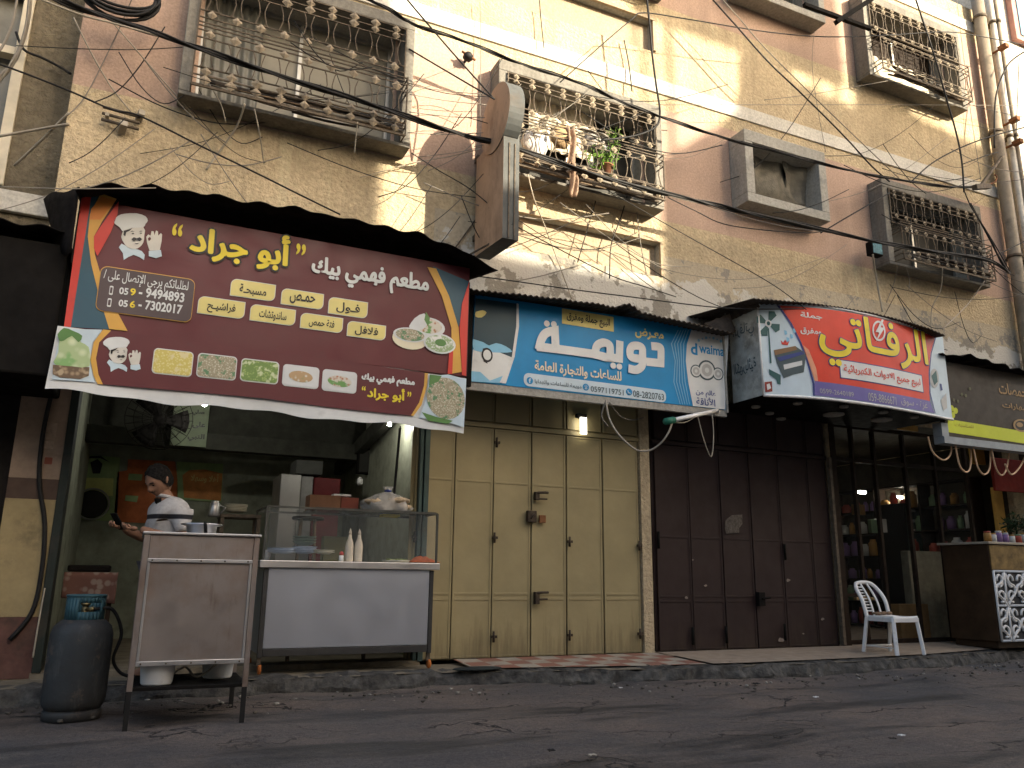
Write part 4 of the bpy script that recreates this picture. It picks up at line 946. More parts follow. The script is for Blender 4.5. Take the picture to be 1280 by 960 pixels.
b = MB(); b.lathe([(.001, -.01), (.15, -.01), (.16, .0), (.16, .02), (.001, .02)], p, 24, axis='y', cap=False); b.build('dish', M['glass_dark'], cl)
b = MB(); b.tube([(p.x + .175 * math.cos(t), p.y - .008, p.z + .175 * math.sin(t)) for t in [2 * math.pi * k / 24 for k in range(25)]], .010, 5); b.build('rim', M['alu'], cl)
# wall fan
p = P(199, 524, y=1.6); fn = thing('wall_fan', 'black caged fan hanging under the restaurant ceiling', 'fan', p); b = MB()
for rr in (.08, .16, .24, .32): b.tube([(p.x + rr * math.cos(t), p.y - .06 + .25 * rr * rr, p.z + rr * math.sin(t)) for t in [2 * math.pi * k / 24 for k in range(25)]], .004, 4)
for k in range(24):
    t = 2 * math.pi * k / 24; b.tube([(p.x + .04 * math.cos(t), p.y - .065, p.z + .04 * math.sin(t)), (p.x + .32 * math.cos(t), p.y - .05, p.z + .32 * math.sin(t)), (p.x + .1 * math.cos(t), p.y + .07, p.z + .1 * math.sin(t))], .003, 4)
b.build('cage', M['black'], fn); b = MB()
for k in range(3):
    t = k * 2.094; b.grid(lambda i, j: (p.x + (.03 + .26 * j) * math.cos(t + (i - .5) * .9), p.y + .04 * (i - .5), p.z + (.03 + .26 * j) * math.sin(t + (i - .5) * .9)), 4, 4)
b.build('blade', M['black'], fn, solid=.003); b = MB(); b.lathe([(.05, -.03), (.06, .0), (.05, .12)], p, 14, axis='y'); b.tube([(p.x, p.y + .1, p.z), (p.x, p.y + .1, 2.9)], .015, 6); b.build('motor', M['black'], fn)
# lit bulbs
for (u, v, y, r_, lab) in ((256, 505.5, 1.2, .022, 'small lit white bulb near the hanging fan'), (487, 530.5, .6, .02, 'small lit white bulb at the right end under the banner')):
    p = P(u, v, y=y); t = thing('light_bulb', lab, 'bulb', p); b = MB(); b.ball(p, r_, 10); b.build('bulb', glow('cool_bulb', (1, .98, .88), 230), t); b = MB(); b.tube([(p.x, p.y, p.z + r_ * .8), (p.x, p.y, 2.9)], .008, 6); b.build('cord', M['black'], t)
# steel fridge and things at the back
t = thing('steel_cabinet', 'steel and dark red cabinet at the back of the restaurant', 'cabinet', (1.7, 2.2, zf)); a, c = P(352, 592, y=1.9), P(415, 592, y=1.9)
b = MB(); b.box(a.x, a.x + .22, 1.9, 2.5, zf + .02, a.z); b.build('door', M['steel'], t, bevel=.008); b = MB(); b.box(a.x + .222, a.x + .36, 1.92, 2.5, zf + .02, a.z - .01); b.build('side_door', mat('dull_steel', (.28, .27, .26), .5, .6, dirt=.3), t, bevel=.008); b = MB(); b.box(a.x + .365, c.x + .1, 1.88, 2.5, zf, a.z - .02); b.build('red_box', mat('dark_red_panel', (.16, .02, .022), .5), t, bevel=.01); b = MB(); b.tube([(a.x + .2, 1.87, 1.2), (a.x + .2, 1.87, 1.6)], .01, 6); b.build('handle', M['alu'], t)
b = MB(); p = P(372, 592, y=2.0); b.box(p.x - .02, p.x + .28, 2.0, 2.4, p.z + .002, p.z + .16); tag(b.build('carton', mat('grey_carton', (.10, .10, .09), .8), bevel=.006), 'small grey carton standing on the steel cabinet', 'carton')
t = thing('television', 'small dark television on the right wall of the restaurant', 'television', (2.35, 2.0, 2.2)); b = MB(); a, c = P(446, 592, y=2.1), P(468, 556, y=2.1); b.box(a.x, c.x, 2.1, 2.16, a.z, c.z); b.build('case', M['black'], t, bevel=.01); b = MB(); b.box(a.x + .025, c.x - .025, 2.094, 2.099, a.z + .025, c.z - .025); b.build('screen', M['glass_dark'], t)
b = MB(); p = P(450, 602, y=1.5); b.lathe([(.02, -.04), (.035, -.02), (.03, .03), (.012, .05)], p, 10); tag(b.build('wall_lamp', M['plastic_white']), 'small white unlit lamp on the right restaurant wall', 'lamp')
t = thing('wooden_stool', 'wooden stool standing in front of the steel cabinet', 'stool', (1.3, .9, zf)); p = P(385, 650, y=.9); b = MB(); b.lathe([(.15, -.03), (.16, -.015), (.15, 0)], (p.x, .9, p.z + .03), 16); b.build('seat', M['wood_dark'], t)
for k in range(4):
    a = k * math.pi / 2 + .6; b = MB(); b.tube([(p.x + .09 * math.cos(a), .9 + .09 * math.sin(a), p.z), (p.x + .17 * math.cos(a), .9 + .17 * math.sin(a), zf)], .016, 6); b.build('leg', mat('worn_wood', (.16, .11, .07), .7) if k == 0 else bpy.data.materials['worn_wood'], t)
# dark stand with plates and jug behind the man
t = thing('steel_stand', 'dark steel stand with open legs beside the man', 'stand', (.75, .3, zf)); p = P(282, 643, y=.3); q = P(318, 643, y=.3); b = MB(); b.box(p.x - .05, q.x + .05, .2, .5, p.z - .03, p.z); b.build('shelf', M['iron_pale'], t, bevel=.004)
for x in (p.x - .03, q.x + .03):
    for y in (.22, .48): b = MB(); b.bar((x, y, zf), (x, y, p.z - .031), .03); b.build('leg', M['iron_pale'], t)
plate_w = mat('cream_plate', (.50, .47, .36), .35); plate_g = mat('green_plate', (.16, .22, .18), .4); plate_b = mat('pale_blue_plate', (.30, .36, .46), .4)
def plates(u, v, y, r_, n, m, lab, grp):
    p = P(u, v, y=y)
    for k in range(n):
        b = MB(); z = p.z + k * .013; b.lathe([(r_ * .55, 0), (r_ * .6, .003), (r_, .016), (r_, .020), (r_ * .6, .008), (.001, .007)], (p.x + .004 * math.sin(k * 5), y + .004 * math.cos(k * 3), z), 22); tag(b.build('plate', m), lab, 'plate', grp)
plates(294, 641, .3, .10, 5, plate_w, 'cream plate in the small stack on the dark stand beside the man', 'cream plates on the stand')
p = P(268, 637, y=.2); b = MB(); b.lathe([(.045, -.06), (.05, -.05), (.042, .05), (.03, .065), (.034, .075)], p, 14); b.tube([(p.x + .04, .2, p.z + .04), (p.x + .09, .2, p.z + .02), (p.x + .045, .2, p.z - .04)], .007, 6); tag(b.build('metal_jug', M['steel']), 'small shiny metal jug behind the man', 'jug')
# table with patterned cloth at the left
t = thing('side_table', 'low table under a red patterned cloth behind the gas cylinder', 'table', (-.3, .35, zf)); a, c = P(76, 747, y=.25), P(148, 716, y=.25)
k = N('patterned_cloth'); v = k.n('ShaderNodeTexVoronoi'); v.inputs['Scale'].default_value = 17; k.l(k.co(), v.inputs['Vector']); pc = k.done(k.mix(k.ramp(v.outputs['Distance'], [(.3, 0.0), (.5, 1.0)]), (.22, .165, .13), (.13, .06, .042)), .9)
b = MB(); b.grid(lambda i, j: (a.x + (c.x - a.x) * i, .25 - .01 * math.sin(i * 14) * (1 - j), a.z + (c.z - a.z) * j - .05 * (1 - j) * i), 30, 5); b.grid(lambda i, j: (a.x + (c.x - a.x) * i, .25 + .4 * j, c.z), 4, 4); b.build('cloth', pc, t, solid=.004)
b = MB(); b.box(a.x + .02, c.x - .02, .27, .63, c.z - .04, c.z - .006)
b.build('tabletop', M['wood_dark'], t)
for x in (a.x + .04, c.x - .06):
    for y in (.29, .6): b = MB(); b.box(x, x + .03, y, y + .03, zf, c.z - .041); b.build('leg', M['wood_dark'], t)
p = P(112, 713, y=.5); b = MB(); b.box(p.x - .16, p.x + .16, .4, .6, c.z + .004, c.z + .06); tag(b.build('black_tray', M['black'], bevel=.015), 'black tray lying on the red patterned table cloth', 'tray')
# ================================================================== man at the counter
def skin_body(name, joints, edges, m, parent, sub=2, root=0):
    me = bpy.data.meshes.new(name); off = world_loc(parent)
    me.from_pydata([Vector(j[0]) - off for j in joints], edges, []); o = bpy.data.objects.new(name, me); COL.objects.link(o); o.parent = parent
    q = o.modifiers.new('skin', 'SKIN'); q.use_smooth_shade = True
    for d, j in zip(me.skin_vertices[0].data, joints): r_ = j[1]; d.radius = r_ if isinstance(r_, tuple) else (r_, r_)
    for d in me.skin_vertices[0].data: d.use_root = False
    me.skin_vertices[0].data[root].use_root = True
    q = o.modifiers.new('sub', 'SUBSURF'); q.levels = q.render_levels = sub; me.materials.append(m); return o
man = thing('person', 'grey haired man in white striped polo shirt looking down at a phone', 'person', (.2, -.5, .13))
skin = mat('tanned_skin', (.23, .125, .08), .55, var=.1); shirt = N('striped_polo'); X, Y_, Z_ = shirt.pos()
# facing direction of the man: towards the street and to the left
fd = Vector((-.86, -.51, 0)).normalized(); sd_ = Vector((fd.y, -fd.x, 0))       # sd_ = his right hand side
if sd_.x > 0: sd_ = -sd_
O = Vector((.235, -.46, .135))
def bp(f, s, z): return O + fd * f + sd_ * s + Vector((0, 0, z))
J = [(bp(0, 0, .86), (.15, .115)), (bp(.0, 0, 1.02), (.15, .115)), (bp(.03, 0, 1.16), (.14, .10)), (bp(.05, 0, 1.25), (.08, .06)), (bp(.085, 0, 1.35), .050), (bp(.125, 0, 1.42), .055),
     (bp(.02, .14, 1.225), .034), (bp(.06, .20, 1.02), .040), (bp(.27, .12, 1.075), .036), (bp(.33, .085, 1.10), .028),
     (bp(.02, -.14, 1.225), .034), (bp(.02, -.205, 1.0), .040), (bp(.24, -.12, 1.06), .036), (bp(.30, -.075, 1.085), .028),
     (bp(-.01, .09, .80), .085), (bp(.0, .10, .46), .058), (bp(-.03, .10, .08), .042), (bp(.12, .11, .035), .034),
     (bp(-.01, -.09, .80), .085), (bp(.0, -.10, .46), .058), (bp(-.03, -.10, .08), .042), (bp(.12, -.11, .035), .034)]
E_ = [(0, 1), (1, 2), (2, 3), (3, 4), (4, 5), (3, 6), (6, 7), (7, 8), (8, 9), (3, 10), (10, 11), (11, 12), (12, 13), (0, 14), (14, 15), (15, 16), (16, 17), (0, 18), (18, 19), (19, 20), (20, 21)]
skin_body('body', J, E_, skin, man)
# head: shaped ball with face
hc = bp(.145, 0, 1.46); fz = (fd * .78 + Vector((0, -.1, -.66))).normalized(); up_ = (Vector((0, 0, 1)) - fz * fz.z).normalized(); sx = fz.cross(up_)
def hp(s, f, u): return hc + sx * s + fz * f + up_ * u
def headpt(th, ph):
    d = Vector((math.sin(th) * math.cos(ph), math.sin(th) * math.sin(ph), math.cos(th)))   # x side, y front, z up
    s, f, u = d.x * .078, d.y * .100, d.z * .124
    if u < 0: s *= 1 - .30 * (-u / .118) ** 1.3; f *= 1 + .02
    if f > 0:
        g = math.exp(-(s / .016) ** 2) * math.exp(-((u + .018) / .026) ** 2); f += .026 * g
        f -= .012 * math.exp(-((abs(s) - .030) / .016) ** 2) * math.exp(-((u - .008) / .014) ** 2)
        f += .008 * math.exp(-((u - .028) / .012) ** 2) * math.exp(-(s / .05) ** 2) + .008 * math.exp(-(s / .026) ** 2) * math.exp(-((u + .062) / .016) ** 2) + .01 * math.exp(-(s / .02) ** 2) * math.exp(-((u + .10) / .02) ** 2)
    return hp(s, f, u)
b = MB(); n, m_ = 28, 36
for i in range(n + 1):
    for j in range(m_): b.v.append(tuple(headpt(math.pi * i / n, 2 * math.pi * j / m_)))
for i in range(n):
    for j in range(m_): q = (j + 1) % m_; b.f.append([i * m_ + j, (i + 1) * m_ + j, (i + 1) * m_ + q, i * m_ + q]); b.m.append(0); b.s.append(True)
for s_ in (-1, 1): b.ball(hp(s_ * .074, -.008, -.005), (.012, .022, .032), 8)
b.build('head', skin, man)
hair = mat('grey_black_hair', (.013, .012, .011), 1, var=.9, scale=70, bump=.008, bscale=120, spec=.05)
b = MB(); n, m_ = 16, 36
def hairpt(i, j):
    ph = 2 * math.pi * j; front = max(0, math.sin(ph)); lim = 2.1 - 1.28 * front ** .8 + .16 * noise.noise(Vector((ph * 4, 0, 0)))
    th = lim * i; d = Vector((math.sin(th) * math.cos(ph), math.sin(th) * math.sin(ph), math.cos(th))); k = 1.025 + .05 * noise.noise(d * 9) + .03 * noise.noise(d * 23) + (.03 if d.z > .2 else 0)
    return hp(d.x * .081 * k, d.y * .103 * k - .004, d.z * .127 * k)
b.grid(lambda i, j: hairpt(j, i), 40, 16); b.build('hair', hair, man)
b = MB()
for s_ in (-1, 1):
    b.tube([hp(s_ * .045, .082, .026), hp(s_ * .03, .094, .032), hp(s_ * .014, .096, .028)], .0045, 5); b.ball(hp(s_ * .030, .082, .006), (.010, .008, .006), 8)
b.tube([hp(-.028, .092, -.045), hp(-.012, .105, -.038), hp(.012, .105, -.038), hp(.028, .092, -.045)], .0055, 5); b.build('eyebrows_and_moustache', hair, man)
# shirt: torso with short sleeves
st = k = shirt; col = k.mix(k.ramp(k.math('ABSOLUTE', k.math('SUBTRACT', Z_, 1.19 + .13)), [(.016, 1.0), (.020, 0.0)]), k.ramp(k.noise(40, 3), [(.3, (.36, .345, .33)), (.7, (.45, .435, .42))]), (.012, .012, .015)); k.done(col, .9)
Js = [(bp(0, 0, .80), (.165, .13)), (bp(0, 0, 1.02), (.168, .13)), (bp(.03, 0, 1.17), (.180, .132)), (bp(.05, 0, 1.27), (.125, .10)), (bp(.078, 0, 1.35), .078),
      (bp(.03, .15, 1.235), .066), (bp(.055, .195, 1.06), .060), (bp(.03, -.15, 1.235), .066), (bp(.03, -.20, 1.06), .060)]
so = skin_body('shirt', Js, [(0, 1), (1, 2), (2, 3), (3, 4), (3, 5), (5, 6), (3, 7), (7, 8)], shirt.m, man)
b = MB(); b.tube([bp(.075 + .06 * math.cos(t), .06 * math.sin(t), 1.335 + .012 * math.cos(t)) for t in [2 * math.pi * q / 18 for q in range(19)]], .015, 6); b.build('collar', shirt.m, man); b = MB(); b.grid(lambda i, j: bp(.150 - .02 * (1 - j) + .012 * abs(2 * i - 1) * -1, (.004 + .042 * j) * (2 * i - 1), 1.20 + .125 * j), 6, 6); b.build('placket', M['black'], man, solid=.006)
Jt = [(bp(0, 0, .86), (.155, .12)), (bp(-.01, .09, .78), .095), (bp(.0, .10, .46), .07), (bp(-.03, .10, .10), .06), (bp(-.01, -.09, .78), .095), (bp(.0, -.10, .46), .07), (bp(-.03, -.10, .10), .06)]
skin_body('trousers', Jt, [(0, 1), (1, 2), (2, 3), (0, 4), (4, 5), (5, 6)], mat('dark_trousers', (.03, .03, .035), .9), man)
def hand(w_, d, side, curl):
    """palm with four bent fingers and a thumb leaving its side"""
    b = MB(); d = d.normalized(); upv = Vector((0, 0, 1)); s_ = d.cross(upv).normalized() * side; nrm = s_.cross(d).normalized() * side
    b.ball(w_ + d * .045, (.030, .036, .018), 10)
    for k, (off, ln) in enumerate(((-.024, .066), (-.008, .076), (.008, .072), (.022, .058))):
        p0 = w_ + d * .07 + s_ * off; p1 = p0 + d * ln * .45; p2 = p1 + (d * .6 + upv * curl) * ln * .35; p3 = p2 + (d * .1 + upv * curl) * ln * .3
        b.tube([p0, p1, p2, p3], [.0085, .0083, .0075, .006], 7)
    t0 = w_ + d * .03 - s_ * .028; b.tube([t0, t0 - s_ * .022 + d * .02 + upv * .012, t0 - s_ * .012 + d * .045 + upv * .03], [.010, .0095, .0075], 7); b.build('hand', skin, man)
hand(J[9][0], fd + sd_ * -.2, 1, .8); hand(J[13][0], fd + sd_ * .2, -1, .8)
ph = thing('phone', 'dark mobile phone held by the man', 'phone', bp(.42, .05, 1.14)); c_ = bp(.405, .045, 1.135); rot = (fz.to_track_quat('Z', 'Y')).to_matrix(); b = MB(); b.obox(c_, (.072, .145, .009), rot); b.build('case', M['black'], ph, bevel=.003); b = MB(); b.obox(c_ - fz * .0052, (.064, .13, .001), rot); b.build('screen', M['glass_dark'], ph)

# ================================================================== steel cart
st_c = N('scuffed_cart_steel'); k = st_c
col = k.mix(k.ramp(k.noise(2.2, 6, .65), [(.45, 0.0), (.75, .8)]), (.32, .275, .245), (.20, .115, .07)); col = k.mix(k.ramp(k.noise(1.0, 8, .7, k.stretch((7, 7, 1.1))), [(.56, 0.0), (.72, .7)]), col, (.12, .07, .04)); k.done(col, k.ramp(k.noise(5, 6, .65), [(.3, .36), (.7, .6)]), .8)
M['cart'] = st_c.m
ct = thing('steel_cart', 'tall stained steel cooking cart on thin legs by the kerb', 'cart', (.39, -1.36, 0))
xa, xb, ya, yb_ = .045, .735, -1.69, -1.04; zt, ztr, zb2, zsh = 1.155, .985, .36, .24
def leg(x, y): b = MB(); b.bar((x, y, 0), (x, y, zsh - .021), .028, mi=1); b.bar((x, y, zsh - .020), (x, y, zt - .012), .032); b.build('leg', [M['cart'], M['cable_black']], ct)
for x in (xa + .016, xb - .016):
    for y in (ya + .016, yb_ - .016): leg(x, y)
b = MB(); b.box(xa + .034, xb - .034, ya + .006, ya + .016, ztr + .012, zt - .014); b.build('upper_panel', M['cart'], ct, bevel=.003)
b = MB(); b.box(xa + .034, xb - .034, ya + .012, ya + .022, zb2 + .03, ztr - .012); b.build('front_panel', M['cart'], ct, bevel=.003)
b = MB(); b.box(xa + .033, xb - .033, ya - .004, ya + .026, ztr - .012, ztr + .011); b.box(xa + .033, xb - .033, ya - .002, ya + .028, zb2, zb2 + .029); b.box(xa + .034, xa + .05, ya + .001, ya + .011, zb2 + .03, ztr - .013); b.box(xb - .05, xb - .034, ya + .001, ya + .011, zb2 + .03, ztr - .013); b.build('trim', M['steel'], ct, bevel=.003)
b = MB()
for q in range(5):
    for z in (ztr, zb2 + .014): b.ball((xa + .06 + q * .142, ya - .004, z), (.006, .004, .006), 8)
b.build('rivets', M['iron_pale'], ct)
b = MB(); b.box(xa + .006, xa + .014, ya + .034, yb_ - .034, zb2, zt - .014); b.box(xb - .014, xb - .006, ya + .034, yb_ - .034, zb2, zt - .014); b.build('side_panel', M['cart'], ct)
b = MB(); b.box(xa - .01, xb + .01, ya - .012, yb_ + .01, zt - .012, zt + .004); b.build('top', M['steel'], ct, bevel=.004)
b = MB(); b.box(xa + .002, xb - .002, ya + .002, yb_ - .002, zsh - .02, zsh); b.build('lower_shelf', M['black'], ct, bevel=.003)
def bucket(x, y, lab):
    t = thing('bucket', lab, 'bucket', (x, y, zsh)); b = MB(); w0, w1 = .085, .105
    prof = [(.0, .0), (.086, .0), (.092, .01), (.108, .17), (.113, .172), (.113, .18), (.104, .18), (.088, .015), (.0, .012)]
    b.lathe(prof, (x, y, zsh + .001), 26, cap=False); b.build('tub', M['plastic_white'], t)
    b = MB(); b.tube([(x + .114 * math.cos(a), y - .02 + .0 * a, zsh + .16 - .06 * math.sin(a)) for a in [math.pi * q / 12 for q in range(13)]], .003, 5); b.build('handle', M['alu'], t)
bucket(xa + .165, ya + .14, 'white plastic bucket at the left end of the cart shelf'); bucket(xb - .15, ya + .36, 'white plastic bucket at the right end of the cart shelf')
b = MB(); p = P(232, 822, y=-1.5); b.tube(cat([(p.x - .2, -1.52, .33), (p.x - .1, -1.55, .28), (p.x, -1.5, .33), (p.x + .08, -1.52, .27), (p.x + .2, -1.45, .34)], 6), .007, 6); tag(b.build('gas_hose', M['cable_grey']), 'looped grey hose hanging above the buckets on the cart shelf', 'hose')
# pot on the cart
pt = thing('steel_pot', 'shiny steel pot with a wide rim standing on the cart', 'pot', (.39, -1.4, zt)); p = P(252, 662, y=-1.42); b = MB(); z0 = zt + .006
b.lathe([(.001, 0), (.085, 0), (.092, .004), (.098, .052), (.132, .062), (.134, .068), (.096, .064), (.086, .012), (.001, .01)], (p.x, -1.42, z0), 30, cap=False); b.build('pan', mat('polished_steel', (.62, .60, .58), .16, 1, var=.05), pt)
b = MB(); b.tube([(p.x + .01, -1.53, z0 + .07), (p.x + .01, -1.60, z0 + .045), (p.x + .01, -1.66, z0 - .0), (p.x + .01, -1.665, z0 + .004)], .012, 6); b.build('handle', M['black'], pt)

# ================================================================== gas cylinder
p = P(86, 905, z=0); cx, cy = -.25, -1.16
gc = thing('gas_cylinder', 'tall dull blue gas cylinder standing on the road beside the steel cart', 'gas cylinder', (cx, cy, .01))
gm = N('chipped_blue_paint'); k = gm; zz_ = k.pos()[2]; col = k.mix(k.ramp(k.noise(3, 6, .7), [(.4, 0.0), (.62, .85)]), (.036, .041, .043), (.034, .031, .028)); col = k.mix(k.ramp(k.noise(9, 7, .75), [(.56, 0.0), (.66, .85)]), col, (.10, .075, .055)); col = k.mix(k.ramp(k.noise(5, 8, .7, k.stretch((2, 2, .5))), [(.55, 0.0), (.7, .5)]), col, (.11, .11, .105)); k.bump(k.noise(30, 4), .004); k.done(col, k.ramp(k.noise(8, 4), [(.3, .45), (.7, .8)]), 0, .3)
rr = .185; b = MB(); h = .61
b.lathe([(.001, .05), (rr * .85, .055), (rr * .97, .09), (rr, .13), (rr, h - .16), (rr * .985, h - .10), (rr * .90, h - .05), (rr * .70, h - .015), (rr * .4, h), (.001, h)], (cx, cy, .012), 36, cap=False); b.build('tank', gm.m, gc)
b = MB(); b.lathe([(rr * .88, 0), (rr * .90, .0), (rr * .90, .045), (rr * .86, .058), (rr * .86, .03)], (cx, cy, .012), 30, cap=False); b.build('foot_ring', gm.m, gc, solid=.006)
b = MB(); rc = .112
for k in range(30):
    a0, a1 = 2 * math.pi * k / 30, 2 * math.pi * (k + 1) / 30
    gap = 250 < math.degrees(a0) % 360 + 6 < 322
    lo = .10 if gap else 0
    for z0, z1 in (((h - .02, h + .05), (h + .105, h + .145)) if gap else ((h - .02, h + .145),)):
        b.add([(cx + rc * math.cos(a0), cy + rc * math.sin(a0), z0), (cx + rc * math.cos(a1), cy + rc * math.sin(a1), z0), (cx + rc * math.cos(a1), cy + rc * math.sin(a1), z1), (cx + rc * math.cos(a0), cy + rc * math.sin(a0), z1)], [(0, 1, 2, 3)], 0, True)
b.build('collar', mat('teal_blue_paint', (.035, .085, .10), .5, .1, var=.3, dirt=.3), gc, solid=.007)
b = MB(); b.tube([(cx + rc * math.cos(t), cy + rc * math.sin(t), h + .148) for t in [2 * math.pi * q / 30 for q in range(31)]], .009, 6); b.build('collar_rim', bpy.data.materials['teal_blue_paint'], gc)
b = MB(); b.tube([(cx, cy, h - .01), (cx, cy, h + .08)], .022, 10); b.tube([(cx, cy, h + .06), (cx + .05, cy - .06, h + .065)], .016, 8); b.ball((cx, cy, h + .095), (.03, .03, .015), 10); b.build('valve', mat('brass_valve', (.34, .26, .12), .4, .8), gc)
b = MB(); b.tube(cat([(cx + .05, cy - .06, h + .065), (cx + .16, cy - .02, h + .06), (cx + .23, cy + .02, .52), (cx + .20, cy + .04, .36), (cx + .25, cy + .05, .27), (cx + .33, cy + .04, .24), (.075, -1.1, .25)], 8), .011, 7); tag(b.build('gas_hose', M['cable_black']), 'black rubber hose running from the gas cylinder to the cart', 'hose')

# ================================================================== serving counter
cn = thing('serving_counter', 'steel serving counter with a glass guard under the restaurant sign', 'counter', (1.7, 0, .13))
xa, xb, ya, yb_ = .955, 2.43, -.35, .30
def csteel():
    k = N('counter_sheet_steel'); col = k.mix(k.noise(1.6, 5, .6), (.58, .61, .68), (.53, .555, .61)); return k.done(col, k.ramp(k.noise(4, 5), [(.3, .30), (.7, .40)]), .85)
cs = csteel()
b = MB(); b.box(xa + .05, xb - .05, ya + .002, ya + .014, .33, .955); b.build('front_panel', cs, cn, bevel=.002)
b = MB()
for x in (xa + .012, xb - .047): b.box(x, x + .036, ya - .004, ya + .032, .262, .955)
b.box(xa + .05, xb - .05, ya - .002, ya + .022, .27, .326); b.build('frame', mat('dark_counter_frame', (.06, .058, .055), .5, .5), cn, bevel=.003)
b = MB(); b.box(xa + .014, xa + .03, ya + .034, yb_, .29, .955); b.box(xb - .03, xb - .014, ya + .034, yb_, .29, .955); b.box(xa + .03, xb - .03, yb_ - .02, yb_, .29, .955); b.box(xa + .03, xb - .03, ya + .03, yb_ - .022, .29, .305); b.build('body', cs, cn)
b = MB(); b.box(xa - .03, xb + .035, ya - .03, yb_ + .02, .958, 1.018); b.build('top', M['steel'], cn, bevel=.006)
for x in (xa + .03, xb - .03):
    for y in (ya + .03, yb_ - .03):
        b = MB(); b.bar((x, y, .262), (x, y, .20), .03); l_ = b.build('leg', M['iron_pale'], cn); b = MB(); b.lathe([(.001, -.012), (.035, -.012), (.04, 0), (.035, .012), (.001, .012)], (x + .01, y, .172), 16, axis='x'); b.build('wheel', mat('orange_caster', (.42, .13, .03), .6) if 'orange_caster' not in bpy.data.materials else bpy.data.materials['orange_caster'], l_)
for x in (xa + .35, xb - .45): b = MB(); b.bar((x, yb_ - .06, .30), (x, yb_ - .06, .165), .03); b.build('leg', M['iron_pale'], cn)
gp = MB(); zr = 1.452
for x, y in ((xa + .0, ya + .01), (xb + .01, ya + .01), (xa, yb_ - .02), (xb + .01, yb_ - .02)): gp.bar((x, y, 1.019), (x, y, zr), .018)
gp.bar((xa, ya + .01, zr), (xb + .01, ya + .01, zr), .016, .016); gp.bar((xa, yb_ - .02, zr), (xb + .01, yb_ - .02, zr), .016, .016); gp.bar((xa, ya + .02, zr), (xa, yb_ - .03, zr), .015); gp.bar((xb + .01, ya + .02, zr), (xb + .01, yb_ - .03, zr), .015); gp.build('guard_frame', mat('dull_guard_frame', (.10, .10, .09), .4, .6), cn)
gl = N('thin_glass'); gl.b.inputs['Alpha'].default_value = .035; gl.done((.7, .75, .72), .05, 0, .5)
b = MB(); b.box(xa + .01, xb, ya + .004, ya + .009, 1.03, zr - .01); b.box(xb + .006, xb + .011, ya + .02, yb_ - .03, 1.03, zr - .01); b.build('glass', gl.m, cn)
b = MB(); b.box(xa + .4, xb + .005, ya + .03, yb_ - .04, zr + .004, zr + .014); b.build('glass_shelf', mat('dark_shelf', (.06, .065, .06), .2), cn)
zs = zr + .015; zt_ = 1.019
# things on the counter
def bottle(x, y, lab):
    t = thing('sauce_bottle', lab, 'bottle', (x, y, zt_)); b = MB(); b.lathe([(.001, 0), (.034, 0), (.036, .008), (.036, .13), (.030, .165), (.017, .20), (.013, .235), (.001, .238)], (x, y, zt_ + .001), 18, cap=False); b.build('body', mat('cream_sauce', (.62, .54, .42), .4) if 'cream_sauce' not in bpy.data.materials else bpy.data.materials['cream_sauce'], t)
    b = MB(); b.lathe([(.014, .232), (.014, .252), (.005, .275), (.003, .285)], (x, y, zt_), 12); b.build('cap', bpy.data.materials['cream_sauce'], t)
xq = P(436.5, 690, y=-.2).x; bottle(xq, -.2, 'left cream coloured squeeze bottle on the counter'); bottle(P(448, 690, y=-.2).x, -.2, 'right cream coloured squeeze bottle on the counter')
p = P(427, 690, y=-.24); b = MB(); b.lathe([(.001, 0), (.02, 0), (.02, .05), (.001, .052)], (p.x, -.24, zt_ + .001), 14, cap=False); t = thing('small_jar', 'small white jar with a red cap beside the squeeze bottles', 'jar', (p.x, -.24, zt_)); b.build('glass', M['plastic_white'], t); b = MB(); b.lathe([(.018, .053), (.018, .075), (.006, .085)], (p.x, -.24, zt_), 12); b.build('cap', I['red'], t)
plates(352, 692, -.15, .12, 3, plate_b, 'pale blue plate in the low stack at the left end of the counter', 'pale blue plates on the counter'); plates(380, 692, -.12, .105, 4, plate_b, 'bluish plate under the green bowls on the counter', 'bluish plates on the counter')
pz = P(380, 684, y=-.12)
for k in range(3): b = MB(); b.lathe([(.04, 0), (.06, .004), (.10, .035), (.104, .035), (.06, .01), (.001, .008)], (pz.x, -.12, pz.z + .012 + k * .022), 22); tag(b.build('bowl', plate_g), 'dull green bowl stacked on the bluish plates', 'bowl', 'green bowls on the counter')
plates(405, 692.5, -.2, .09, 2, plate_w, 'small pale plate lying between the bowls and the bottles', 'small pale plates on the counter')
p = P(340, 686, y=-.1); b = MB(); b.lathe([(.001, 0), (.024, 0), (.032, .085), (.034, .087), (.029, .085), (.022, .006)], (p.x - .02, -.02, zt_ + .001), 16, cap=False); tag(b.build('paper_cup', M['plastic_white']), 'white paper cup at the left end of the counter', 'cup')
a, c = P(404, 692, y=.12), P(435, 671, y=.12); b = MB(); b.box(a.x, c.x, .12, .24, zt_ + .001, c.z); tag(b.build('carton', mat('olive_carton', (.14, .13, .06), .8), bevel=.004), 'olive carton standing behind the squeeze bottles', 'carton')
a, c = P(481, 692, y=-.2), P(513, 688, y=-.2); b = MB(); b.lathe([(.05, 0), (.11, .0), (.125, .02), (.12, .022), (.10, .006), (.001, .005)], ((a.x + c.x) / 2, -.16, zt_ + .001), 22); t = tag(b.build('serving_tray', plate_w), 'pale tray of greens on the right part of the counter', 'tray'); b = MB(); random.seed(3)
for k in range(40): a0 = random.random() * 6.28; r0 = .09 * random.random() ** .5; b.ball(((a.x + c.x) / 2 + r0 * math.cos(a0), -.16 + r0 * math.sin(a0), zt_ + .018 + random.random() * .012), (.016, .012, .006), 6, jit=.5)
b.build('greens', mat('chopped_greens', (.16, .20, .04), .8, var=.4, scale=30), t)
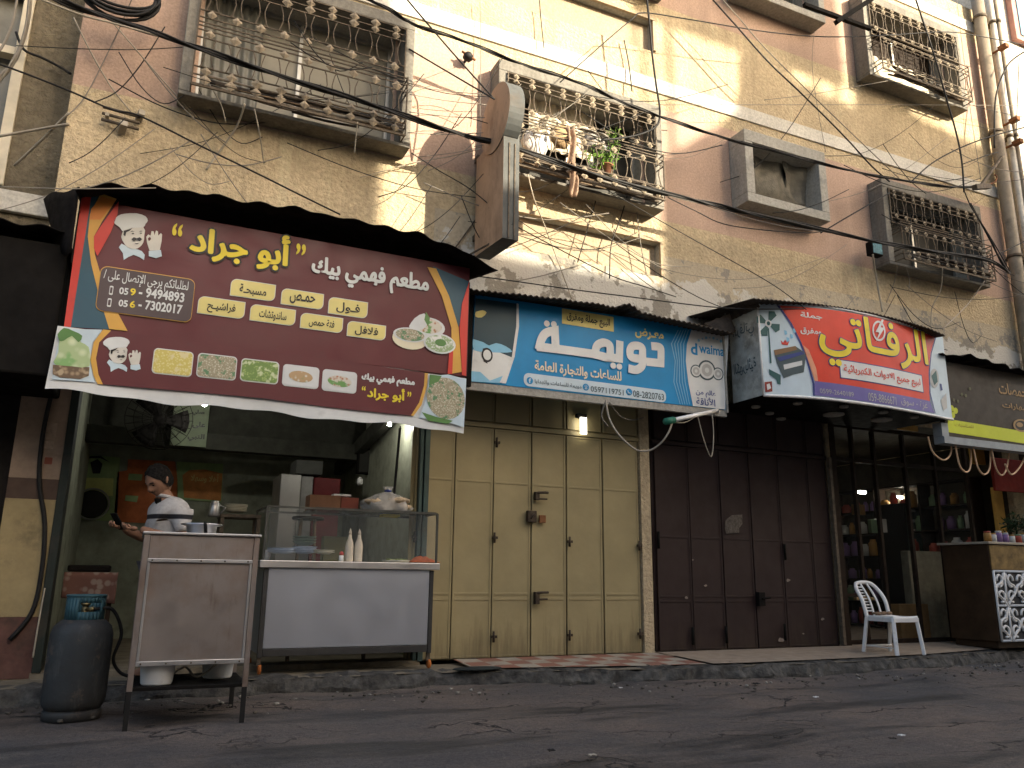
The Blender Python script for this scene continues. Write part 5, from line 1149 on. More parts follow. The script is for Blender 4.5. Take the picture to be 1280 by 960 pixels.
p = P(529, 691, y=-.2); b = MB(); b.grid(lambda i, j: (p.x - .13 + .26 * i, -.30 + .22 * j, zt_ + .008 + .045 * math.sin(math.pi * i) * math.sin(math.pi * j) * (1 + .8 * noise.noise(Vector((i * 6, j * 6, 1))))), 24, 20); tag(b.build('net_bag', mat('orange_net', (.46, .10, .03), .8, var=.3, scale=40, bump=.01), solid=.004), 'crumpled orange net bag at the right end of the counter', 'bag')
# bread bag on the shelf
p = P(484, 632, y=-.1); t = thing('bread_bag', 'clear plastic bag of flat breads on the glass shelf', 'bread bag', (p.x, -.1, zs)); bread = mat('flat_bread', (.52, .40, .27), .85, var=.3, scale=14, bump=.01); random.seed(11)
b = MB()
for k in range(9): b.ball((p.x + random.uniform(-.15, .15), -.1 + random.uniform(-.08, .06), zs + .035 + .009 * k), (.085, .07, .03), 12, jit=.7)
b.build('breads', bread, t)
pb_ = N('crinkled_plastic'); pb_.b.inputs['Alpha'].default_value = .42; pb_.bump(pb_.noise(26, 4, .6), .02, 1); pb_.done((.72, .70, .66), .15, 0, .6)
b = MB()
def bag(i, j):
    t_ = 2 * math.pi * i; r_ = (.20, .22, .20, .15, .10, .03, .05)[min(6, int(j * 6.001))]; h_ = (0.0, .04, .09, .125, .15, .18, .225)[min(6, int(j * 6.001))]
    k_ = 1 + .5 * noise.noise(Vector((math.cos(t_) * 2, math.sin(t_) * 2, j * 4)))
    return (p.x + r_ * k_ * math.cos(t_), -.1 + r_ * .62 * k_ * math.sin(t_), zs + .003 + h_)
b.grid(bag, 28, 6); b.build('plastic', pb_.m, t); b = MB(); b.lathe([(.03, .178), (.034, .19), (.03, .20)], (p.x, -.1, zs), 10); b.build('tie', I['navy'], t)
a, c = P(384, 640, y=.08), P(446, 622, y=.08); t = thing('cardboard_box', 'long brown cardboard box on the left part of the glass shelf', 'box', ((a.x + c.x) / 2, .1, zs)); b = MB(); mx = a.x + (c.x - a.x) * .63; b.box(a.x, mx - .002, .0, .2, zs, c.z); b.build('box', mat('brown_card', (.22, .11, .06), .85), t, bevel=.003); b = MB(); b.box(mx + .002, c.x, .0, .2, zs, c.z - .01); b.build('flap', mat('red_card', (.20, .06, .04), .85), t, bevel=.003)
b = MB(); q = P(425, 622, y=.08); b.box(q.x - .07, q.x + .09, .03, .13, c.z + .002, c.z + .02); tag(b.build('napkin_pack', M['plastic_white'], bevel=.004), 'white napkin pack lying on the long cardboard box', 'napkins')
p = P(488, 646, y=-.2); b = MB(); b.box(p.x - .08, p.x + .08, -.24, -.12, zr - .035, zr - .012); tag(b.build('sponge', mat('yellow_sponge', (.55, .45, .02), .9), bevel=.006), 'yellow pad fixed under the glass shelf below the bread bag', 'pad')

# ================================================================== white chair
ch = thing('plastic_chair', 'white plastic chair with a slatted back standing on the pavement', 'chair', (7.50, -.78, .15)); cw, cz = M['plastic_white'], .155
def C(x, y, z): a = R(-4); return Vector((7.505 + x * math.cos(a) - y * math.sin(a), -.79 + x * math.sin(a) + y * math.cos(a), cz + z))
sh = .375
b = MB(); w2 = .175
def seat(i, j): x = -w2 + 2 * w2 * i; y = -.20 + .38 * j; return C(x * (1 - .10 * j), y, sh + .012 * (abs(2 * i - 1) ** 3) - .012 * math.sin(math.pi * j))
b.grid(seat, 12, 12); b.build('seat', cw, ch, solid=.022)
b = MB()
for (x0, y0, x1_, y1) in ((-w2, -.205, w2, -.205), (-w2, -.2, -w2 * .92, .18), (w2, -.2, w2 * .92, .18)): b.bar(C(x0, y0, sh - .02), C(x1_, y1, sh - .02), .016, .045)
b.build('apron', cw, ch, bevel=.004)
for x, y in ((-1, -1), (1, -1), (-1, 1), (1, 1)):
    a, c = C(x * (w2 - .012), -.19 if y < 0 else .17, sh - .004), C(x * (w2 + .012), -.225 if y < 0 else .235, 0); b = MB()
    b.obox((a + c) / 2, (.042 if y < 0 else .034, .036, (a - c).length), (a - c).to_track_quat('Z', 'Y').to_matrix()); b.build('leg', cw, ch, bevel=.008)
bz = sh + .35; b = MB()
for s_ in (-1, 1): b.tube(cat([C(s_ * w2 * .90, .17, sh - .01), C(s_ * w2 * .93, .215, sh + .17), C(s_ * w2 * .86, .30, sh + .29), C(s_ * w2 * .62, .345, bz)], 6), .021, 8)
b.tube(cat([C(-w2 * .62, .345, bz), C(-w2 * .25, .35, bz + .012), C(w2 * .25, .35, bz + .012), C(w2 * .62, .345, bz)], 5), .021, 8); b.build('backrest_frame', cw, ch)
for k in range(9):
    f = k / 8; z = sh + .06 + .25 * f; y = .185 + .13 * f; b = MB(); b.tube([C(-w2 * .86, y, z), C(-w2 * .3, y + .008, z)], .008, 5); b.build('slat', cw, ch)
for x in (-.3, .28): b = MB(); b.tube(cat([C(w2 * x, .17, sh), C(w2 * x * .98, .225, sh + .18), C(w2 * x * .9, .345, bz)], 5), .012, 6); b.build('back_strut', cw, ch)
b = MB(); b.tube([C(-w2, .19, .07), C(w2, .19, .07)], .008, 5); b.tube([C(-w2, -.19, .07), C(-w2, .19, .07)], .006, 5); b.build('stretcher', cw, ch)
b = MB(); p = C(-.06, .08, sh + .02)
for k in range(5): b.ball(p + Vector((.05 * k - .08, .03 * math.sin(k * 3), .018)), (.035, .03, .018), 8, jit=.6)
tag(b.build('rag', mat('brown_rag', (.20, .13, .08), .95, var=.4)), 'crumpled brown rag lying on the white chair', 'cloth')

# ================================================================== shop on the right
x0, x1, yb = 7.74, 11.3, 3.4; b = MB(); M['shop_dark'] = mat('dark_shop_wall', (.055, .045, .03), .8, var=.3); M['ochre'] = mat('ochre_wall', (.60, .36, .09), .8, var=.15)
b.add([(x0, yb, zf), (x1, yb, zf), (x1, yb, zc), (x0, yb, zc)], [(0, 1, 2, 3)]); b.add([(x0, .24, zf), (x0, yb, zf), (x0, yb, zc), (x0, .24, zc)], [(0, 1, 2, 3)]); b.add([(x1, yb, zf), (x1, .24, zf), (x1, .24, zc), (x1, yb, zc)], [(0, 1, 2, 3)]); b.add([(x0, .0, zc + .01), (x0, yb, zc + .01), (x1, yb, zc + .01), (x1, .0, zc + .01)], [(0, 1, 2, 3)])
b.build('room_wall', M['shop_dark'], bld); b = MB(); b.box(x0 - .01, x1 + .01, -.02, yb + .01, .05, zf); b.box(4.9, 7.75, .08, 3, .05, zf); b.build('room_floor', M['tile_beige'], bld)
b = MB(); b.box(7.6, 7.64, -.03, .02, .165, 2.38); b.build('conduit', M['iron_pale'], bld)
gf = thing('glass_shopfront', 'dark framed glass shopfront behind the white chair', 'shopfront', (8.6, .1, .17))
b = MB(); zt2 = P(1120, 583, y=.1).z; X1 = 10.3
for x in (7.75, 8.12, 8.50, 9.05, 9.62, X1 - .05): b.box(x, x + .045, .08, .13, .172, 2.85)
for z in (.172, zt2, 2.80): b.box(7.8, X1 - .06, .085, .125, z, z + .05)
b.box(7.8, 8.11, .087, .123, .72, .76); b.build('frame', M['wood_dark'], gf, bevel=.003)
b = MB(); b.box(7.8, X1 - .06, .10, .106, .22, 2.80); gl2 = N('shop_glass'); gl2.b.inputs['Alpha'].default_value = .05; gl2.done((.06, .06, .055), .04, 0, .5); b.build('pane', gl2.m, gf)
b = MB(); q = P(1075, 748, y=.07); b.box(q.x - .1, q.x + .22, .03, .078, q.z - .02, q.z + .015); b.build('handle', mat('brass_bar', (.28, .20, .10), .5, .5), gf, bevel=.004)
t = thing('shelf_unit', 'dark wooden shelf unit along the side wall, seen through the shop window', 'shelf', (11.15, 1.8, zf)); b = MB(); nS = 6; zS = 2.35
for k in range(nS + 1): z = zf + .03 + (zS - zf) * k / nS; b.box(11.0, 11.28, .62, 3.2, z, z + .02)
for y in (.595, 1.45, 2.3, 3.201): b.box(11.0, 11.28, y, y + .022, zf, zS + .06)
b.build('frame', M['wood_dark'], t)
random.seed(21); pk = [mat('pack_%s' % c, v, .5) for c, v in dict(white=(.5, .5, .47), green=(.16, .25, .14), amber=(.34, .18, .05), violet=(.20, .12, .26), red=(.30, .06, .04)).items()]
for k in range(nS):
    z = zf + .052 + (zS - zf) * k / nS; y = .66
    while y < 3.05:
        w_, h_ = random.uniform(.08, .17), random.uniform(.14, .27); b = MB(); m_ = random.choice(pk)
        if not any(abs(y + w_ / 2 - q) < w_ / 2 + .03 for q in (1.46, 2.31)):
            b.lathe([(.001, 0), (w_ / 2, 0), (w_ / 2, h_ * .75), (w_ * .3, h_ * .88), (w_ * .3, h_), (.001, h_)], (11.1, y + w_ / 2, z), 10, cap=False)
            tag(b.build('jar', m_), 'jar on the dark wooden shelf unit seen through the shop window', 'jar', 'jars on the shelf unit')
        y += w_ + random.uniform(.02, .10)
for (u, v, y, w_, lab) in ((1077, 615.5, 1.4, .16, 'short lit white lamp seen through the left shop window'), (1128, 622, 2.0, .42, 'long lit cool white lamp at the back of the right shop')):
    p = P(u, v, y=y); t = thing('tube_light', lab, 'lamp', p); b = MB(); b.tube([(p.x - w_ / 2, y, p.z), (p.x + w_ / 2, y, p.z)], .018, 8); b.build('tube', glow('shop_tube', (1, .95, .8), 45), t); b = MB(); b.box(p.x - w_ / 2, p.x + w_ / 2, y - .02, y + .02, p.z + .022, p.z + .04); b.build('housing', M['alu'], t)
t = thing('drinks_fridge', 'dark glass fridge with pale labels in the right shop', 'fridge', (9.3, 1.6, zf)); a, c = P(1133, 672, y=1.7), P(1178, 632, y=1.7); b = MB(); b.box(a.x, c.x, 1.7, 2.2, zf, c.z); b.build('case', M['black'], t, bevel=.01); b = MB(); b.box(a.x + .04, c.x - .3, 1.69, 1.698, 1.0, c.z - .06); b.build('door', mat('greenish_glass', (.05, .075, .06), .1), t)
b = MB()
for v in (638, 651, 663): q = P(1140, v, y=1.685); b.box(q.x - .07, q.x + .07, 1.68, 1.687, q.z - .022, q.z + .022)
b.build('label_plate', pk[0], t)
for (u, v, du, dv, mi, lab) in ((1075, 637, 6, 6, 2, 'small amber packet behind the left shop window'), (1103, 657, 5, 8, 0, 'white block put in for a bright reflection in the left shop window'), (1093, 658, 3, 8, 1, 'pale green block put in for a reflection beside the white one in the shop window')):  # white and pale green blocks imitate bright reflections in the glass
    a, c = P(u - du, v + dv, y=1.2), P(u + du, v - dv, y=1.2); b = MB(); b.box(a.x, c.x, 1.2, 1.26, a.z, c.z); tag(b.build('packet', pk[mi], bevel=.004), lab, 'packet')
a, c = P(1146, 800, y=.5), P(1186, 690, y=.5); b = MB(); b.box(a.x, c.x - .02, .5, .62, zf + .002, c.z); tag(b.build('grey_panel', mat('dusty_grey_board', (.20, .18, .12), .8, var=.25, dirt=.4), bevel=.01), 'dusty grey board leaning inside the shop beside the counter', 'board')
a, c = P(1128, 800, y=.35), P(1160, 755, y=.35); b = MB(); b.box(a.x, c.x, .35, .48, zf + .002, c.z); tag(b.build('wooden_crate', mat('ochre_crate', (.22, .12, .04), .8, var=.3), bevel=.008), 'ochre wooden crate on the shop floor behind the white chair', 'crate')
b = MB(); a, c = P(1178, 700, y=.42), P(1203, 790, y=.40); b.tube([a, (c.x, .38, c.z)], .012, 6); tag(b.build('wooden_stick', M['wood_dark']), 'dark stick leaning against the dusty grey board', 'stick')
# counter of the right shop
q = P(1251, 808, z=.19); X0, Y0 = q.x, q.y; zt3 = P(1238, 677, y=Y0).z
rc_ = thing('shop_counter', 'dark wooden shop counter with a white carved front panel', 'counter', (X0 + .9, Y0 + .3, .16)); zm = P(1243, 714, y=Y0).z
b = MB(); b.box(X0, X0 + 1.9, Y0 + .004, Y0 + .62, .24, zt3 - .03); b.box(X0 + .04, X0 + 1.86, Y0 + .05, Y0 + .6, .16, .239); b.build('body', mat('brown_counter_wood', (.050, .028, .014), .5, var=.35, scale=5), rc_, bevel=.006)
b = MB(); b.box(X0 - .03, X0 + 1.93, Y0 - .03, Y0 + .66, zt3 - .028, zt3); b.build('top', M['plastic_white'] if False else mat('pale_counter_top', (.34, .29, .22), .4), rc_, bevel=.005)
b = MB(); b.box(X0 + .01, X0 + 1.89, Y0 - .008, Y0 + .002, zm + .02, zt3 - .04); b.build('gold_panel', mat('gold_marble_print', (.19, .12, .04), .45, var=.6, scale=9), rc_)
# white carved panel: scrolls cut through a white sheet
b = MB(); zp0, zp1 = .25, zm; px0, px1 = X0 + .015, X0 + 1.86; b.box(px0, px1, Y0 - .004, Y0 + .002, zp0, zp1, 1)
def strip(pts, w_): b.tube([(x, Y0 - .014, z) for x, z in pts], w_, 6, 0)
for x in (px0, px1): strip([(x, zp0), (x, zp1)], .014)
for z in (zp0, zp1, (zp0 + zp1) / 2): strip([(px0, z), (px1, z)], .014)
n = 5; cw_ = (px1 - px0) / n; hh = (zp1 - zp0) / 2
for k in range(n):
    for r_ in range(2):
        cx_, cz_ = px0 + cw_ * (k + .5), zp0 + hh * (r_ + .5)
        for sx_ in (-1, 1):
            strip([(cx_ + sx_ * cw_ * (.05 + .42 * math.sin(a) ** 2 * (1 if a < 2.2 else .6)), cz_ - hh * .5 + hh * a / 3.4) for a in [q_ * .2 for q_ in range(17)]], .017)
            strip([(cx_ + sx_ * cw_ * (.27 + .13 * math.cos(a)), cz_ + hh * (.22 + .17 * math.sin(a))) for a in [q_ * .42 for q_ in range(13)]], .015); strip([(cx_ + sx_ * cw_ * (.24 + .15 * math.cos(a)), cz_ + hh * (-.24 + .16 * math.sin(a))) for a in [q_ * .42 for q_ in range(13)]], .015)
        strip([(cx_, cz_ - hh * .5), (cx_, cz_ + hh * .5)], .013)
b.build('carved_panel', [M['plastic_white'], mat('dark_backing', (.05, .05, .05), .8)], rc_)
for i, (u, w_, h_, mi, lab) in enumerate(((1227, .085, .13, 2, 'orange jar at the left end of the row on the shop counter'), (1234, .075, .11, 0, 'white jar second in the row on the shop counter'), (1241, .08, .14, 3, 'violet jar with dark lid on the shop counter'), (1249, .08, .12, 3, 'lighter violet jar in the middle of the row on the counter'), (1257, .075, .10, 0, 'white packet jar in front of the potted plant'), (1265, .08, .11, 4, 'red brown jar near the right end of the row'), (1273, .09, .13, 0, 'tall white jar at the right end of the row'))):
    p = P(u + 10, 676, y=Y0 + .08); t = thing('jar', lab, 'jar', (p.x, Y0 + .1, zt3)); b = MB(); b.lathe([(.001, 0), (w_ / 2, 0), (w_ / 2, h_ * .78), (w_ * .42, h_ * .84)], (p.x, Y0 + .1, zt3 + .001), 14); b.build('body', pk[mi], t); b = MB(); b.lathe([(w_ * .44, h_ * .845), (w_ * .44, h_), (.001, h_)], (p.x, Y0 + .1, zt3 + .001), 14); b.build('lid', pk[(mi + 2) % 5], t)
def leaves(b, c, r, n, size, seed):
    rnd = random.Random(seed)
    for k in range(n):
        d = Vector((rnd.gauss(0, 1), rnd.gauss(0, 1), rnd.gauss(0, .8))).normalized() * rnd.random() ** .4; p = Vector(c) + Vector((d.x * r[0], d.y * r[1], d.z * r[2])); a = Vector((rnd.gauss(0, 1), rnd.gauss(0, 1), rnd.gauss(0, 1))).normalized() * size; e = a.orthogonal().normalized() * size * .4
        b.add([p - a, p + e, p + a, p - e], [(0, 1, 2, 3)])
leaf_m = mat('leaf_green', (.05, .10, .02), .6, var=.5, scale=20)
t = thing('potted_plant', 'dark leafy potted plant standing behind the jars on the shop counter', 'plant', (9.9, Y0 + .35, zt3)); p = P(1270, 660, y=Y0 + .35); b = MB(); b.lathe([(.06, 0), (.085, .12), (.09, .12), (.075, .11)], (p.x, Y0 + .35, zt3 + .001), 16); b.build('pot', M['black'], t); b = MB(); leaves(b, (p.x, Y0 + .35, zt3 + .26), (.17, .17, .16), 160, .045, 4); b.tube([(p.x, Y0 + .35, zt3 + .1), (p.x, Y0 + .35, zt3 + .25)], .01, 5); b.build('leaves', mat('dark_leaf', (.02, .04, .012), .6), t)
b = MB(); a, c = P(1251, 680, y=.3), P(1276, 612, y=.3); b.box(a.x, 11.29, .3, .35, zf, c.z); b.build('partition', M['ochre'], bld)
b = MB(); a, c = P(1245, 613, y=-.15), P(1300, 578, y=-.15); b.box(a.x, 11.8, -.15, -.11, a.z, c.z); tag(b.build('red_cloth', mat('red_hanging', (.26, .03, .02), .8, var=.2), bevel=.01), 'red cloth valance hanging under the lime strip sign', 'cloth')
b = MB(); a, c = P(1222, 580, y=.5), P(1232, 548, y=.5); b.box(a.x - .1, c.x + .1, .5, .55, a.z, c.z); tag(b.build('ochre_board', M['ochre'], bevel=.01), 'ochre board hanging behind the rope light loops', 'board')
b = MB(); a, c = P(1125, 541, y=-.1), P(1150, 527, y=-.1); b.box(a.x, c.x - .05, -.1, -.06, a.z + .05, c.z + .02); tag(b.build('ochre_soffit_board', M['ochre'], bevel=.004), 'ochre board under the right end of the bowed red sign', 'board')
# side wall to the right of the shop opening carries the row of rope lights
rl = thing('rope_light', 'warm rope light looped under the lime strip sign', 'rope light', (10, -.85, 2.5)); ropem = mat('rope_light_tube', (.62, .40, .24), .4, var=.25, scale=60)
for pts in (((1160, 546), (1166, 565), (1179, 575), (1188, 568), (1189, 552)), ((1193, 549), (1199, 580), (1207, 590), (1213, 583), (1214, 553)), ((1216, 554), (1222, 583), (1230, 593), (1237, 585), (1238, 559)), ((1239, 559), (1245, 585), (1252, 594), (1258, 586), (1262, 562)), ((1256, 580), (1264, 593), (1274, 585), (1282, 570))):
    b = MB(); b.tube(cat([P(u, v, y=-.84 + .02 * i) for i, (u, v) in enumerate(pts)], 7), .0105, 7); b.build('loop', ropem, rl)
# ================================================================== round topped sign standing out from the wall
X = 2.83; rs = thing('projecting_sign', 'weathered upright sign with a round top standing out from the wall beside the middle window', 'sign', (X, -.1, 4.0))
Z0 = 4.03; yf, ybk = -.80, -.10; zc_, yc_, rr = 5.40, -.60, .36
def stained(name, c, d):
    k = N(name); n1 = k.noise(3, 7, .7, k.stretch((1, 1, .5))); col = k.mix(k.ramp(n1, [(.45, 0.0), (.7, .9)]), c, d); col = k.mix(k.ramp(k.noise(24, 5, .7), [(.6, 0.0), (.7, .5)]), col, (.10, .07, .05)); return k.done(col, .8)
sf = stained('faded_brown_face', (.46, .30, .19), (.20, .12, .07)); se = mat('chipped_grey_edge', (.085, .088, .083), .7, var=.2, scale=9, dirt=.4, dirtc=(.10, .08, .06))
zt = zc_ + .30
prof = [(ybk, Z0 + .06), (yf, Z0), (yf, zc_ - .25)]
circ = [(yc_ - .02 + rr * math.cos(R(a)), zc_ + rr * math.sin(R(a))) for a in range(215, -36, -8)][::-1]
body = [(ybk, Z0 + .06), (yf, Z0), (yf, zc_ - .2), (ybk, zc_ - .2)]
def slab(poly, xa, xb, ma, mb_, name):
    b = MB(); n = len(poly); vs = [(xa, y, z) for y, z in poly] + [(xb, y, z) for y, z in poly]
    b.add(vs, [tuple(range(n))], 0); b.add(vs, [tuple(range(2 * n - 1, n - 1, -1))], 0)
    for i in range(n): j = (i + 1) % n; b.add([vs[i], vs[j], vs[j + n], vs[i + n]], [(0, 1, 2, 3)], 1)
    return b.build(name, [ma, mb_], rs, recalc=True)
slab(body, X, X + .17, sf, se, 'body')
slab([(yc_ + rr * math.cos(R(a)), zc_ + rr * math.sin(R(a))) for a in range(0, 360, 9)], X - .012, X + .15, sf, se, 'round_top')
b = MB()
for dx in (.055, .115): b.box(X + dx, X + dx + .012, yf - .010, yf - .002, Z0 + .01, zc_ - .36)
b.build('edge_groove', M['iron_pale'], rs)
b = MB(); b.box(X + .01, X + .16, ybk + .002, -.01, 4.3, 4.36); b.box(X + .01, X + .16, ybk + .002, -.01, 5.2, 5.26); b.bar((X + .08, -.02, 4.62), (X - .45, -.02, 3.75), .014); b.bar((X + .02, -.5, 4.1), (X - .35, -.02, 3.9), .014); b.build('bracket', M['iron_pale'], rs)

# ================================================================== things in and on the windows
def junk(win, seed, lab, n=16, dens=1):
    """sticks, old cable and rags lying in the bottom of a window guard"""
    x0, x1, z0, z1 = win; rnd = random.Random(seed); ms = [M['worn'] if 'worn' in M else mat('worn_stick', (.14, .10, .065), .9, var=.5), M['cable_grey'], M['roof_brown']]
    M['worn'] = ms[0]; b = MB()
    for k in range(n):
        xa = rnd.uniform(x0 + .12, x1 - .7); ln = rnd.uniform(.5, 1.3); xb = min(x1 - .1, xa + ln); y = -.24 - rnd.uniform(.02, .15); z = z0 + .045 + rnd.uniform(0, .13)
        b.tube(cat([(xa, y, z + rnd.uniform(-.0, .04)), ((xa + xb) / 2, y + rnd.uniform(-.03, .03), z + rnd.uniform(-.02, .04)), (xb, y, z + rnd.uniform(-.0, .04))], 4), rnd.uniform(.007, .022), 5, rnd.randrange(3))
    tag(b.build('bundle_of_sticks', ms), lab, 'sticks')
junk(WIN[0], 1, 'bundle of old sticks and cable lying along the foot of the top left window guard', 18)
junk(WIN[1], 2, 'bundle of old sticks and cable in the guard beside the round topped sign', 26)
junk(WIN[3], 3, 'bundle of sticks and cable in the foot of the lower right window guard', 14)
junk(WIN[4], 4, 'bundle of sticks in the foot of the upper right window guard', 14)
def rag(pts, w_, m, lab, catg='cloth', sd=1):
    """hanging cloth strip through points"""
    c = cat(pts, 5); b = MB(); n = len(c)
    b.grid(lambda i, j: c[min(n - 1, int(j * (n - 1) + .5))] + Vector(((i - .5) * w_ * (1 + .4 * noise.noise(Vector((j * 4, sd, 0)))), .025 * math.sin(i * 9 + j * 5 + sd), 0)), 10, n - 1)
    tag(b.build('cloth', m, solid=.006), lab, catg)
cb = mat('brown_cloth', (.28, .19, .13), .95, var=.4, scale=12, bump=.01); cw2 = mat('white_cloth', (.60, .57, .52), .9, var=.15, bump=.01); cg = mat('grey_bundle', (.34, .31, .27), .95, var=.3, bump=.01)
W = lambda u, v, y=-.42: P(u, v, y=y)
rag([W(712, 160), W(716, 180), W(714, 205)], .10, cb, 'brown cloth strip hanging upright on the middle window guard', sd=2)
rag([W(716, 205, -.45), W(718, 225, -.47), W(716, 246, -.46)], .09, cb, 'brown rag hanging below the middle window guard', sd=5)
rag([W(728, 162), W(745, 166), W(757, 172)], .20, cg, 'pale bundled cloth pushed behind the bars of the middle window', sd=7)
def sack(u, v, y, r_, m, lab):
    p = P(u, v, y=y); b = MB(); b.ball(p, r_, 14, jit=.45); tag(b.build('sack', m), lab, 'sack')
sack(668, 182, -.28, (.15, .10, .16), cw2, 'white sack behind the bars next to the round topped sign')
sack(742, 180, -.28, (.13, .09, .13), cg, 'grey sack in the middle of the window guard'); sack(755, 192, -.27, (.12, .09, .10), cw2, 'small white sack left of the green plant')
sack(700, 172, -.2, (.12, .08, .14), mat('amber_sack', (.35, .24, .13), .9, var=.3), 'brown sack left of the hanging brown cloth strip')
t = thing('window_plant', 'green leafy plant growing through the middle window guard', 'plant', W(765, 190)); b = MB()
lg = mat('bright_leaf', (.11, .20, .03), .6, var=.4, scale=20)
for (u, v, r_, n, sd) in ((746, 198, .16, 90, 1), (762, 192, .13, 90, 2), (768, 168, .10, 50, 3), (757, 208, .14, 60, 4), (768, 180, .07, 40, 5)): leaves(b, W(u, v, -.36), (r_, .06, r_), n, .034, sd)
for k in range(8): b.tube([W(755 + k * 2, 212, -.34), W(752 + k * 3, 190, -.36), W(748 + k * 4, 172 + (k % 3) * 8, -.36)], .004, 4)
b.build('leaves', lg, t); b = MB(); p = W(757, 214, -.33); b.lathe([(.07, 0), (.09, .11), (.095, .11), (.085, .1)], (p.x, p.y, p.z - .05), 14); b.build('pot', mat('clay_pot', (.25, .11, .06), .9), t)
# cloths hung in the small window
rag([P(958, 186, y=-.06), P(962, 208, y=-.02), P(966, 234, y=-.05), P(968, 250, y=.0)], .62, M['cloth_grey'], 'grey sackcloth hanging in the small box window', sd=3); rag([P(992, 194, y=-.05), P(996, 212, y=-.08), P(1002, 240, y=-.02), P(1004, 258, y=-.03)], .50, M['cloth_grey'], 'grey sackcloth bunched at the right of the small box window', sd=9)
# small blue box on the left side of the lower right window
t = thing('junction_box', 'small blue and black cable box at the lower right window', 'box', P(1094, 314, y=-.3)); a, c = P(1086, 319, y=-.20), P(1098, 306, y=-.20); b = MB(); b.box(a.x, c.x, -.26, -.16, a.z, c.z); b.build('case', M['black'], t, bevel=.01); b = MB(); b.box(a.x + .02, c.x - .02, -.268, -.261, a.z + .02, c.z - .02); b.build('lid', mat('sea_blue', (.06, .16, .19), .6, var=.5, scale=30), t)
# wall bracket with insulators, left
p = P(153, 148, y=-.08); t = thing('wire_bracket', 'rusty wire bracket with insulators on the left wall below the pink band', 'bracket', p); b = MB()
for dz in (.06, .0, -.06): b.tube([(p.x - .16, -.06, p.z + dz + .02), (p.x + .14, -.10, p.z + dz - .02)], .014, 6)
b.build('bar', M['iron_pale'], t); b = MB(); b.bar((p.x - .12, -.02, p.z), (p.x - .12, -.10, p.z), .03); b.bar((p.x + .12, -.02, p.z + .05), (p.x + .15, -.14, p.z + .07), .05); b.bar((p.x - .0, -.02, p.z - .1), (p.x + .02, -.12, p.z - .06), .06); b.build('post', M['cable_pale'], t)
p = P(585, 71, y=-.1); t = thing('insulator', 'dark round insulator on the sunlit wall left of the middle window', 'insulator', p); b = MB(); b.ball(p, (.06, .06, .055), 12, jit=.2); b.tube([p, (p.x, 0, p.z)], .015, 6); b.build('body', M['cable_black'], t); b = MB(); b.tube([(p.x - .08, -.12, p.z + .03), (p.x + .08, -.12, p.z - .03)], .014, 6); b.build('clamp', M['rust'], t)
# coil of cable at the top left
p = P(148, 2, y=-.35); b = MB()
for k in range(9): b.tube([(p.x + (.30 + .02 * math.sin(k * 2)) * math.cos(a), -.35 + .03 * math.sin(k), p.z + .10 + .02 * math.cos(k * 3) + (.16 + .012 * k) * math.sin(a)) for a in [2 * math.pi * q / 24 for q in range(25)]], .014, 6)
tag(b.build('cable_coil', M['cable_black']), 'thick coil of black cable hanging at the top left', 'cable coil')
# steel arms at the top right, drain pipes and pole at the right end
b = MB(); b.bar(P(1005, 6, y=-.55), P(1088, 36, y=-.55), .05); b.bar(P(1045, 28, y=-.60), P(1100, -8, y=-.60), .06); tag(b.build('steel_bracket', M['black']), 'black steel arms sticking out in front of the upper right window', 'bracket')
pp = mat('grey_brown_pipe', (.26, .215, .155), .6, var=.2, dirt=.3); pw = mat('white_pipe', (.58, .54, .46), .5, var=.15, dirt=.3)
def pipe(u, v, y, r_, m, lab, z0=.2, z1=10.5):
    p = P(u, v, y=y); t = thing('drain_pipe', lab, 'pipe', (p.x, y, z0)); b = MB(); b.tube([(p.x, y, z0), (p.x, y, z1)], r_, 12); b.build('pipe', m, t); b = MB()
    for k in range(4): z = 3.6 + 2.1 * k; b.lathe([(r_ + .012, 0), (r_ + .012, .05)], (p.x, y, z), 12); b.box(p.x - .02, p.x + .02, y, max(y + .02, -.0), z, z + .04)
    b.build('clip', M['iron_pale'], t)
pipe(1236, 100, -.14, .095, pp, 'wide grey brown drain pipe at the right end of the block'); pipe(1252, 100, -.16, .05, pw, 'narrow white pipe beside the wide drain pipe'); pipe(1262, 120, -.22, .03, pp, 'thin brown pipe at the far right of the pipes')
t = thing('pole_bracket', 'steel bracket with hook holding cables at the drain pipe', 'bracket', P(1230, 232, y=-.3)); b = MB(); b.bar(P(1226, 232, y=-.5), P(1252, 196, y=-.2), .035); b.bar(P(1218, 234, y=-.55), P(1236, 233, y=-.45), .07); b.build('arm', M['iron_pale'], t); b = MB(); b.tube(cat([P(1236, 230, y=-.45), P(1243, 228, y=-.45), P(1246, 222, y=-.45), P(1243, 218, y=-.45)], 5), .012, 6); b.build('hook', M['rust'], t)
for (u, v, lab) in ((1254, 59, 'small rusty bracket topmost on the pipes'), (1268, 150, 'small rusty bracket at the middle of the pipes'), (1272, 178, 'small rusty bracket lowest on the pipes')):
    p = P(u, v, y=-.3); b = MB(); b.obox(p, (.09, .14, .07)); b.bar(p, p + Vector((.0, .25, .0)), .03); tag(b.build('pipe_bracket', M['rust'], bevel=.006), lab, 'bracket')

